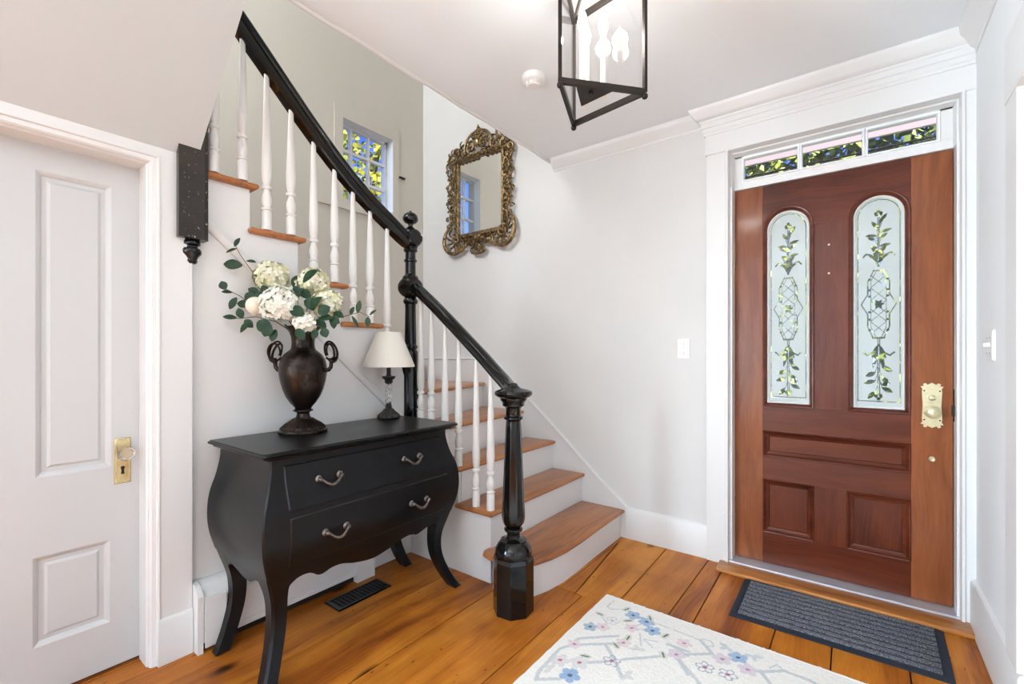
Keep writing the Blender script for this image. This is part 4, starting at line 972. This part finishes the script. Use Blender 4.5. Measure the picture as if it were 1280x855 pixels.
for s in (-1, 1):
    def sm(a): return a if s > 0 else PI-a
    # side runs: alternating scrolls, leaves
    for k, z in enumerate([.26, .19, .12, .05, -.02, -.09, -.16]):
        scroll(s*(.298+.012*math.sin(k*2.1)), z, .036, sm(PI*.5 if k % 2 else -PI*.5), 1.1, .010, sgn=s if k % 2 else -s)
        acan(s*.285, z-.02, .085, sm(.9 if k % 2 else -.4), .012, curl=-s*.9)
        acan(s*.32, z+.01, .065, sm(.2 if k % 2 else 1.0), .010, curl=s*.9)
        if k % 2 == 0: scroll(s*.352, z-.01, .018, sm(0), 1.0, .007, sgn=s)
    # lower corner: big C scroll
    pts = []; rad = []
    for k in range(26):
        t = k/25; a = .95-3.3*t; R = .125-.01*t; pts.append(f3(s*(.262+R*math.cos(a)), -.345+R*1.08*math.sin(a), .035+.02*math.sin(PI*t))); rad.append(.010+.009*math.sin(PI*t))
    m.tube(pts, rad, 8)
    scroll(s*.335, -.235, .03, sm(-PI/2), 1.2, .010, sgn=-s); scroll(s*.20, -.43, .032, sm(PI), 1.2, .010, sgn=s)
    for a in (-2.4, -1.8, -1.2, -.6, 0., .5): acan(s*(.262+.05*math.cos(a)), -.345+.05*math.sin(a), .07, sm(a), .012, curl=s*.7)
    scroll(s*.265, -.35, .05, sm(1), 1.4, .011, sgn=s)
    # bottom run
    for k, x in enumerate((.07, .13)):
        scroll(s*x, -.395-.01*k, .033, sm(.5+k), 1.2, .010, sgn=-s); acan(s*x, -.37, .08, sm(-.5), .012, curl=s)
    acan(s*.0, -.36, .17, sm(-.25), .014, curl=-s*.3, hh=.04)
    # upper corner
    scroll(s*.285, .34, .055, sm(-.6), 1.5, .012, sgn=s); scroll(s*.235, .395, .04, sm(.4), 1.3, .011, sgn=-s); scroll(s*.335, .30, .03, sm(-1.2), 1.2, .009, sgn=s)
    for a in (-.4, .3, .9, 1.6, 2.3): acan(s*(.275+.03*math.cos(a)), .355+.03*math.sin(a), .07, sm(a), .012, curl=s*.8)
    # rise to the crest
    pts = []; rad = []
    for k in range(22):
        t = k/21; a = -.35+1.95*t; pts.append(f3(s*(.145*math.cos(a)), .395+.125*math.sin(a), .045)); rad.append(.013-.004*t)
    m.tube(pts, rad, 8)
    scroll(s*.165, .375, .035, sm(-.5), 1.3, .011, sgn=-s); scroll(s*.075, .40, .045, sm(.9), 1.5, .011, sgn=s, hh=.045); scroll(s*.05, .475, .025, sm(.2), 1.2, .009, sgn=s)
    acan(s*.10, .35, .10, sm(.2), .013, curl=s*.9); acan(s*.12, .42, .08, sm(.9), .011, curl=-s*.9); acan(s*.19, .42, .07, sm(.8), .010, curl=s)
    for k in range(5): acan(s*(.03+.045*k), .335-.004*k, .055, sm(-1.1+.15*k), .010, curl=s*.9, hh=.045)
    acan(s*.012, .50, .045, sm(.6), .009, curl=s)
# shell at the foot, leaf plume at the crest
for k in range(7):
    a = PI*.15+PI*.7*k/6; acan(0, -.405, .085, a, .009, curl=0, hh=.05)
for k in range(5):
    a = -PI*.2-PI*.6*k/4; acan(0, -.415, .075, a, .013, curl=0, hh=.04)
scroll(-.06, -.47, .022, 0, 1.1, .009, 1); scroll(.06, -.47, .022, PI, 1.1, .009, -1)
m.tube([f3(-.07, -.485, .04), f3(-.03, -.50, .045), f3(.03, -.50, .045), f3(.07, -.485, .04)], .012, 8)
for k in range(5):
    a = PI*.2+PI*.6*k/4; acan(0, .43, .075, a, .010, curl=0, hh=.05)
ms.sphere(f3(0, .425, .05), .026, 14, 10, (1, .8, 1.2))
for z, r_ in ((.50, .020), (.525, .017), (.548, .012), (.564, .007)): m.sphere(f3(0, z, .04), r_, 10, 8)
m.tube([f3(0, .40, .03), f3(0, .55, .03)], .010, 8)
# filler beads, leaving openwork
for k in range(150):
    s = rr.choice((-1, 1)); side_ = rr.random()
    if side_ < .55: x = s*rr.uniform(.275, .345); z = rr.uniform(-.25, .3)
    elif side_ < .78: x = s*rr.uniform(.02, .32); z = rr.uniform(-.42, -.35)
    else: x = s*rr.uniform(.02, .27); z = rr.uniform(.345, .40)
    acan(x, z, rr.uniform(.03, .055), rr.uniform(0, 2*PI), rr.uniform(.006, .010), curl=rr.choice((-1.6, 1.6)), hh=rr.uniform(.02, .035))
build('carved_scrollwork', m, GILT, mr, kind='stuff', label='openwork of gilt scrolls and leaves')
build('crest_cabochon', ms, BRASS, mr)

# ================================================================ SMALL FIXTURES
sd = empty('smoke_detector', (-1.34, 1.95, CZ), 'round white smoke detector on the ceiling left of the lantern', 'smoke detector')
build('base', M().lathe([(.058, CZ), (.060, CZ-.012), (.056, CZ-.028), (.046, CZ-.034)], (-1.34, 1.95), 32), PLASTIC, sd)
build('sensor', M().lathe([(.036, CZ-.034), (.036, CZ-.048), (.031, CZ-.053), (.0, CZ-.054)], (-1.34, 1.95), 12), PLASTIC, sd, smooth=20)
m = M()
for k in range(12):
    a = 2*PI*k/12; m.tube([(-1.34+.04*math.cos(a), 1.95+.04*math.sin(a), CZ-.034), (-1.34+.037*math.cos(a), 1.95+.037*math.sin(a), CZ-.047)], .003, 5)
build('vent_rib', m, PLASTIC, sd, kind='stuff')
sw = empty('light_switch', (-.856, 2.888, 1.255), 'white light switch on the wall left of the entrance door', 'switch')
m = M().prism([(-.892, 1.195), (-.820, 1.195), (-.820, 1.315), (-.892, 1.315)], XZ, 2.884, 2.892).prism([(-.889, 1.198), (-.823, 1.198), (-.823, 1.312), (-.889, 1.312)], XZ, 2.881, 2.884)
build('plate', m, PLASTIC, sw, smooth=0)
build('toggle', M().box(-.861, -.851, 2.870, 2.882, 1.25, 1.266), PLASTIC, sw)
build('screw', M().sphere((-.856, 2.881, 1.285), .003, 8, 4, (1, .4, 1)), PEWTER, sw); build('screw', M().sphere((-.856, 2.881, 1.225), .003, 8, 4, (1, .4, 1)), PEWTER, sw)
sw = empty('light_switch', (.42, 2.57, 1.255), 'white double light switch on the wall right of the entrance door', 'switch')
m = M().box(.414, .421, 2.505, 2.635, 1.195, 1.315).box(.411, .414, 2.51, 2.63, 1.20, 1.31)
build('plate', m, PLASTIC, sw, smooth=0)
for y in (2.545, 2.595):
    build('toggle', M().box(.400, .412, y-.005, y+.005, 1.25, 1.266), PLASTIC, sw)
    for z in (1.225, 1.285): build('screw', M().sphere((.411, y, z), .003, 8, 4, (.4, 1, 1)), PEWTER, sw)
# heating cover along the dresser wall
hc = empty('heater_cover', (-2.17, 1.1, 0), 'long white metal baseboard heater cover behind the dresser legs', 'heater')
prf = [(-2.214, .034), (-2.140, .034), (-2.132, .04), (-2.132, .215), (-2.140, .232), (-2.165, .262), (-2.214, .272)]
build('cover', M().prism(prf, lambda a, b, h: (a, h, b), .722, 1.47), TRIM, hc, smooth=20)
m = M()
for z in (.045, .06, .205): m.box(-2.135, -2.129, .80, 1.45, z, z+.006)
build('louvre_strip', m, TRIM, hc, smooth=0, kind='stuff')
build('toe_shade', M().box(-2.214, -2.16, .722, 1.44, .001, .034), GAPD, hc, smooth=0)  # dark box standing in for the shade under the cover
ep = [(-2.214, 0), (-2.126, 0), (-2.126, .232), (-2.136, .25), (-2.165, .272), (-2.214, .277)]
build('end_cap', M().prism(ep, lambda a, b, h: (a, h, b), .702, .722), TRIM, hc, smooth=20)
build('end_panel', M().box(-2.128, -2.120, .728, .805, .02, .222), TRIM, hc, smooth=0)
build('end_cap', M().prism(ep, lambda a, b, h: (a, h, b), 1.44, 1.55), TRIM, hc, smooth=20)
struct('baseboard_stringer', M().box(-2.215, -2.200, 1.55, 1.866, 0, .17).box(-2.204, -2.198, 1.55, 1.866, .17, .182), TRIM, smooth=0)
# floor register
fg = empty('floor_register', (-2.02, 1.37, 0), 'black cast metal floor register under the dresser', 'register')
m = M().sweep([(-2.082, 1.225), (-1.955, 1.225), (-1.955, 1.53), (-2.082, 1.53)], [(0, 0), (0, .004), (.004, .007), (.016, .007), (.016, 0)], XY, closed=True)
build('frame', m, BLACK, fg, smooth=20)
m = M()
for k in range(13): y = 1.245+.0215*k; m.box(-2.068, -1.969, y-.003, y+.003, .001, .006)
for k in range(5): x = -2.055+.0185*k; m.box(x-.0025, x+.0025, 1.24, 1.515, .001, .0055)
build('grille', m, BLACK, fg, smooth=0, kind='stuff')
build('grille_back', M().box(-2.07, -1.967, 1.238, 1.517, .0005, .002), GAPD, fg, smooth=0)

# ================================================================ DOORMAT
dm = empty('doormat', (-.095, 2.545, 0), 'dark ribbed rubber and carpet doormat before the entrance door', 'doormat')
mp = [(-.480, 2.31), (.290, 2.325), (.302, 2.775), (-.488, 2.755)]
def mq(u, v):
    a = Vector((*mp[0], 0)).lerp(Vector((*mp[1], 0)), u); b = Vector((*mp[3], 0)).lerp(Vector((*mp[2], 0)), u); return a.lerp(b, v)
sh = [(0, 0, .0005), (0, 0, .003), (.03, .05, .007), (.035, .06, .005)]
rs = []
for iu, iv, z in sh: rs.append([tuple(mq(a, b)[:2])+(z,) for a, b in ((iu, iv), (1-iu, iv), (1-iu, 1-iv), (iu, 1-iv))])
build('rubber_tray', M().rings(rs), GRANULE, dm, smooth=20)
NS = 9
for k in range(NS):
    v0 = .07+.86*k/NS+.015; v1 = .07+.86*(k+1)/NS-.015; n = 1
    m = M(); lo_ = [tuple(mq(a, b)[:2]) for a, b in ((.042, v0), (.958, v0), (.958, v1), (.042, v1))]
    hi = [tuple(mq(a, b)[:2]) for a, b in ((.045, v0+.014), (.955, v0+.014), (.955, v1-.014), (.045, v1-.014))]
    m.rings([[p+(.004,) for p in lo_], [p+(.0085,) for p in lo_], [p+(.0115,) for p in hi]])
    build('carpet_strip', m, CARPET, dm, smooth=60)

# ================================================================ RUG
RX0, RX1, RY0, RY1 = -1.005, .40, -.35, 2.118
rg = empty('rug', (-.3, .9, 0), 'cream wool rug with blue and pink blossom pattern on the pine floor', 'rug')
st_ = .0036; nx = int((RX1-RX0)/st_); ny0 = 1.30
nyf = int((RY1-ny0)/st_)
X, Y = np.meshgrid(np.linspace(RX0, RX1, nx+1), np.linspace(ny0, RY1, nyf+1))
rng = np.random.default_rng(3)
cloth = np.array([.80, .775, .72]); col = np.ones(X.shape+(3,))*cloth
def paint(mask, c, a=1.0): col[mask] = col[mask]*(1-a)+np.array(c)*a
GREY = (.50, .53, .54); LG = (.60, .62, .62)
BR = [[(-.957, 1.417), (-.989+.02, 1.449), (-.975, 1.613), (-.947, 1.666), (-.834, 1.757), (-.79, 1.796)], [(-.95, 1.70), (-.944, 1.72), (-.821, 1.836)], [(-.955, 1.405), (-.884, 1.463), (-.873, 1.536)], [(-.837, 1.749), (-.773, 1.691), (-.703, 1.609)], [(-.84, 1.609), (-.786, 1.656)], [(-.744, 1.703), (-.629, 1.815)], [(-.633, 1.909), (-.55, 1.912)], [(-.566, 1.838), (-.51, 1.774)], [(-.529, 2.018), (-.467, 1.957), (-.548, 1.89)], [(-.614, 1.91), (-.546, 1.885)], [(-.564, 1.838), (-.472, 1.76), (-.40, 1.66)], [(-.299, 1.954), (-.223, 2.017), (-.141, 2.014), (.0, 1.97)], [(-.289, 1.951), (-.264, 1.918), (-.2, 1.83)]]
TH = [[(-.741, 2.029), (-.651, 2.024), (-.582, 2.023), (-.529, 2.018)], [(-.953, 2.083), (-.958, 2.018), (-.933, 2.008), (-.886, 2.044), (-.741, 2.029)], [(-.954, 1.935), (-.9, 1.895)], [(-.723, 1.881), (-.67, 1.899)], [(-.723, 1.881), (-.675, 1.85)], [(-.751, 1.907), (-.715, 1.831)], [(-.527, 2.032), (-.493, 2.039), (-.474, 2.01), (-.50, 1.99)], [(-.271, 2.001), (-.25, 2.038), (-.223, 2.017)], [(-.76, 2.0), (-.80, 1.93), (-.72, 1.955)]]
for l in BR: paint(seg(X, Y, l, .0078), GREY, .85)
for l in TH: paint(seg(X, Y, l, .0032), GREY, .8)
def blossom(cx, cy, R, c, cen, outline=False, a=.9):
    ph = (cx*37+cy*11) % 1.2; pet = np.zeros_like(X, bool); inn = np.zeros_like(X, bool)
    for k in range(5):
        t = ph+k*2*PI/5; pet |= ell(X, Y, cx+R*.58*math.cos(t), cy+R*.58*math.sin(t), R*.46, R*.40, t); inn |= ell(X, Y, cx+R*.58*math.cos(t), cy+R*.58*math.sin(t), R*.33, R*.27, t)
    if outline: paint(pet & ~inn, c, a)
    else: paint(pet, c, a); paint(inn, tuple(min(1, q_*1.15) for q_ in c), a*.5)
    paint(ell(X, Y, cx, cy, R*.24, R*.2, .5), cen, .9)
for p in [(-.829, 2.023), (-.76, 2.011), (-.715, 1.962), (-.38, 1.994)]: blossom(*p, .036, (.30, .42, .58), (.03, .06, .13))
blossom(-.864, 1.501, .04, (.25, .38, .56), (.04, .08, .16)); blossom(-.946, 1.824, .032, (.33, .42, .50), (.02, .04, .07))
for p in [(-.901, 1.856), (-.796, 1.925), (-.942, 1.675), (-.783, 1.807), (-.579, 1.956)]: blossom(*p, .032, (.66, .55, .57), (.50, .15, .22), a=.7)
for p in [(-.938, 1.553), (-.87, 1.585)]: blossom(*p, .038, (.60, .58, .58), (.52, .07, .12), a=.75)
for p in [(-.582, 1.864), (-.428, 1.947), (-.336, 1.941)]: blossom(*p, .036, (.60, .53, .58), (.48, .2, .3), a=.75)
for p in [(-.773, 1.671), (-.47, 1.855), (-.391, 1.864)]: blossom(*p, .034, (.28, .34, .42), (.42, .08, .14), outline=True)
blossom(-.887, 1.925, .032, (.58, .55, .57), (.5, .45, .45), outline=True)
for i, p in enumerate([(-.873, 2.054), (-.758, 2.049), (-.956, 1.94), (-.83, 1.968), (-.78, 1.85), (-.801, 1.771), (-.869, 1.634), (-.658, 1.96), (-.623, 1.83)]):
    a = 1.2+i*.9; paint(ell(X, Y, *p, .026, .015, a), (.60, .62, .52), .8); paint(ell(X, Y, *p, .019, .004, a), (.06, .08, .06), .9)
for i, p in enumerate([(-.718, 1.795), (-.94, 1.49), (-.428, 2.039), (-.335, 2.045), (-.70, 1.63)]):
    for k in range(3): paint(leafm(X, Y, p[0], p[1], .038, .010, .8+k*1.3+i), (.60, .60, .58) if i not in (2, 3) else (.50, .56, .58), .8)
col *= (1+rng.normal(0, .035, X.shape))[..., None]
zz = .011+rng.normal(0, .0006, X.shape); 
V = np.stack([X+.3, Y-.9, zz], -1).reshape(-1, 3)
i = np.arange(nx); j = np.arange(nyf)[:, None]; a = (j*(nx+1)+i).ravel(); F = np.stack([a, a+1, a+nx+2, a+nx+1], -1)
me = bpy.data.meshes.new('pile'); me.from_pydata(V.tolist(), [], F.tolist())
ca = me.color_attributes.new('weave', 'FLOAT_COLOR', 'POINT'); cc4 = np.ones((V.shape[0], 4), np.float32); cc4[:, :3] = col.reshape(-1, 3); ca.data.foreach_set('color', cc4.ravel())
me.polygons.foreach_set('use_smooth', [True]*len(me.polygons))
WOOL = attr_mat('wool_pattern', 'weave', .95, .3, 500); me.materials.append(WOOL)
po = bpy.data.objects.new('pile', me); C.objects.link(po); po.parent = rg
WOOLP = mat('wool_plain', tuple(cloth), .95, bump=.3, bscale=500)
build('plain_pile', M().box(RX0, RX1, RY0, ny0, .002, .011), WOOLP, rg, smooth=0)
m = M()
def edge(p0, p1, n):
    pts = [Vector(p0).lerp(Vector(p1), k/n)+Vector((rnd.uniform(-.0015, .0015), rnd.uniform(-.0015, .0015), 0)) for k in range(n+1)]
    m.tube(pts, .0062, 6)
edge((RX0, RY0, .0065), (RX0, RY1, .0065), 80); edge((RX0, RY1, .0065), (RX1, RY1, .0065), 60)
m.box(RX0, RX1, ny0, RY1, .001, .008)
build('binding', m, WOOLP, rg)
m = M()
for k in range(26):
    x = rnd.uniform(RX0, RX1); b = Vector((x, RY1+.004, .006)); m.tube([b, b+Vector((rnd.uniform(-.006, .006), .010, 0)), b+Vector((rnd.uniform(-.01, .01), .016, -.003))], .0014, 4)
build('loose_thread', m, WOOLP, rg, kind='stuff')

# ================================================================ OUTSIDE
GND = mat('lawn', (.10, .14, .05), .9, var=.4, vscale=3)
struct('ground', M().box(-14, 14, 3.3, 22, -.45, -.4).box(-22, -3.6, -14, 22, -.45, -.4), GND)
porch = empty('porch_roof', (0, 4.2, 2.6), kind='structure'); porch.name = 'trim_10'; ORG[porch.name] = Vector((0, 4.2, 2.6))
PNK = mat('porch_paint', (.80, .66, .68), .6)
for k in range(4): build('porch_board', M().box(-2.2, 2.0, 3.08+.17*k, 3.235+.17*k, 3.32-.02*k, 3.34-.02*k), PNK, porch, smooth=0)
build('porch_beam', M().box(-3.2, 2.2, 4.5, 4.53, 2.90, 3.25), PNK, porch, smooth=0)
struct('porch_floor', M().box(-2.2, 2.0, 3.06, 4.1, -.2, -.03), mat('porch_floor_paint', (.45, .45, .45), .5))
YLEAF = mat('autumn_leaf', (.50, .46, .03), .6, col2=(.07, .12, .02), vscale=2.5)
GLEAF = mat('tree_leaf', (.60, .62, .12), .6, col2=(.14, .24, .05), vscale=2.0)
BARK = mat('bark', (.09, .06, .04), .9, bump=.5, bscale=30)
def tree(x, y, h, R, n, label, mt, size, seed, flat=1.0):
    rr = random.Random(seed); root = empty('tree', (x, y, -.4), label, 'tree')
    m = M().tube([(x, y, -.4), (x+.05, y, h*.4), (x, y+.1, h*.8)], [.14, .10, .05], 8)
    for k in range(14):
        a = rr.uniform(0, 2*PI); z = h*rr.uniform(.35, .75); e = Vector((x+R*.8*math.cos(a), y+R*.8*math.sin(a), z+R*.5)); m.tube([(x, y, z), Vector((x, y, z)).lerp(e, .5)+Vector((0, 0, .1)), e], [.045, .03, .012], 5)
    build('trunk', m, BARK, root)
    V = []; F = []
    for k in range(n):
        while True:
            p = Vector([rr.uniform(-1, 1) for _ in range(3)])
            if p.length < 1: break
        c = Vector((x+p.x*R, y+p.y*R, h*.78+p.z*R*flat)); d = Vector([rr.gauss(0, 1) for _ in range(3)]).normalized(); s_ = d.orthogonal().normalized()*size*.4
        d = d*size*rr.uniform(.7, 1.2); b = len(V); V += [c, c+d*.5+s_, c+d, c+d*.5-s_]; F.append((b, b+1, b+2, b+3))
    mm = M(); mm.v = [tuple(v) for v in V]; mm.f = F
    build('foliage', mm, mt, root, smooth=0, kind='stuff', recalc=False)
tree(-7.6, 5.3, 6.2, 2.3, 6200, 'yellow green tree outside the small stair window', YLEAF, .11, 11)
def hedge(x0, x1, y0, y1, z0, z1, n, label, mt, size, seed):
    rr = random.Random(seed); root = empty('hedge', ((x0+x1)/2, (y0+y1)/2, -.4), label, 'hedge')
    m = M()
    for k in range(10):
        x = x0+(x1-x0)*(k+.5)/10; m.tube([(x, (y0+y1)/2, -.4), (x+.1, (y0+y1)/2, z1*.8)], [.05, .02], 6)
    build('stem', m, BARK, root)
    V = []; F = []
    for k in range(n):
        c = Vector((rr.uniform(x0, x1), rr.uniform(y0, y1), rr.uniform(z0, z1))); c.z -= .4*abs(math.sin(c.x*1.7))*rr.random()
        d = Vector([rr.gauss(0, 1) for _ in range(3)]).normalized(); s_ = d.orthogonal().normalized()*size*.4; d = d*size*rr.uniform(.7, 1.2)
        b = len(V); V += [c, c+d*.5+s_, c+d, c+d*.5-s_]; F.append((b, b+1, b+2, b+3))
    mm = M(); mm.v = [tuple(v) for v in V]; mm.f = F
    build('foliage', mm, mt, root, smooth=0, kind='stuff', recalc=False)
hedge(-5.0, 4.0, 6.5, 7.5, .6, 4.9, 60000, 'tall leafy hedge seen through the transom over the entrance door', GLEAF, .11, 21)
for i, z in enumerate((2.95, 3.25)):
    cb = build('cable', M().tube([(-6+k*1.0, 5.8, z+.12*((k-5)/5)**2) for k in range(11)], .012, 5), GAPD, label=('lower' if i == 0 else 'upper')+' black overhead cable seen through the transom panes', cat='cable')
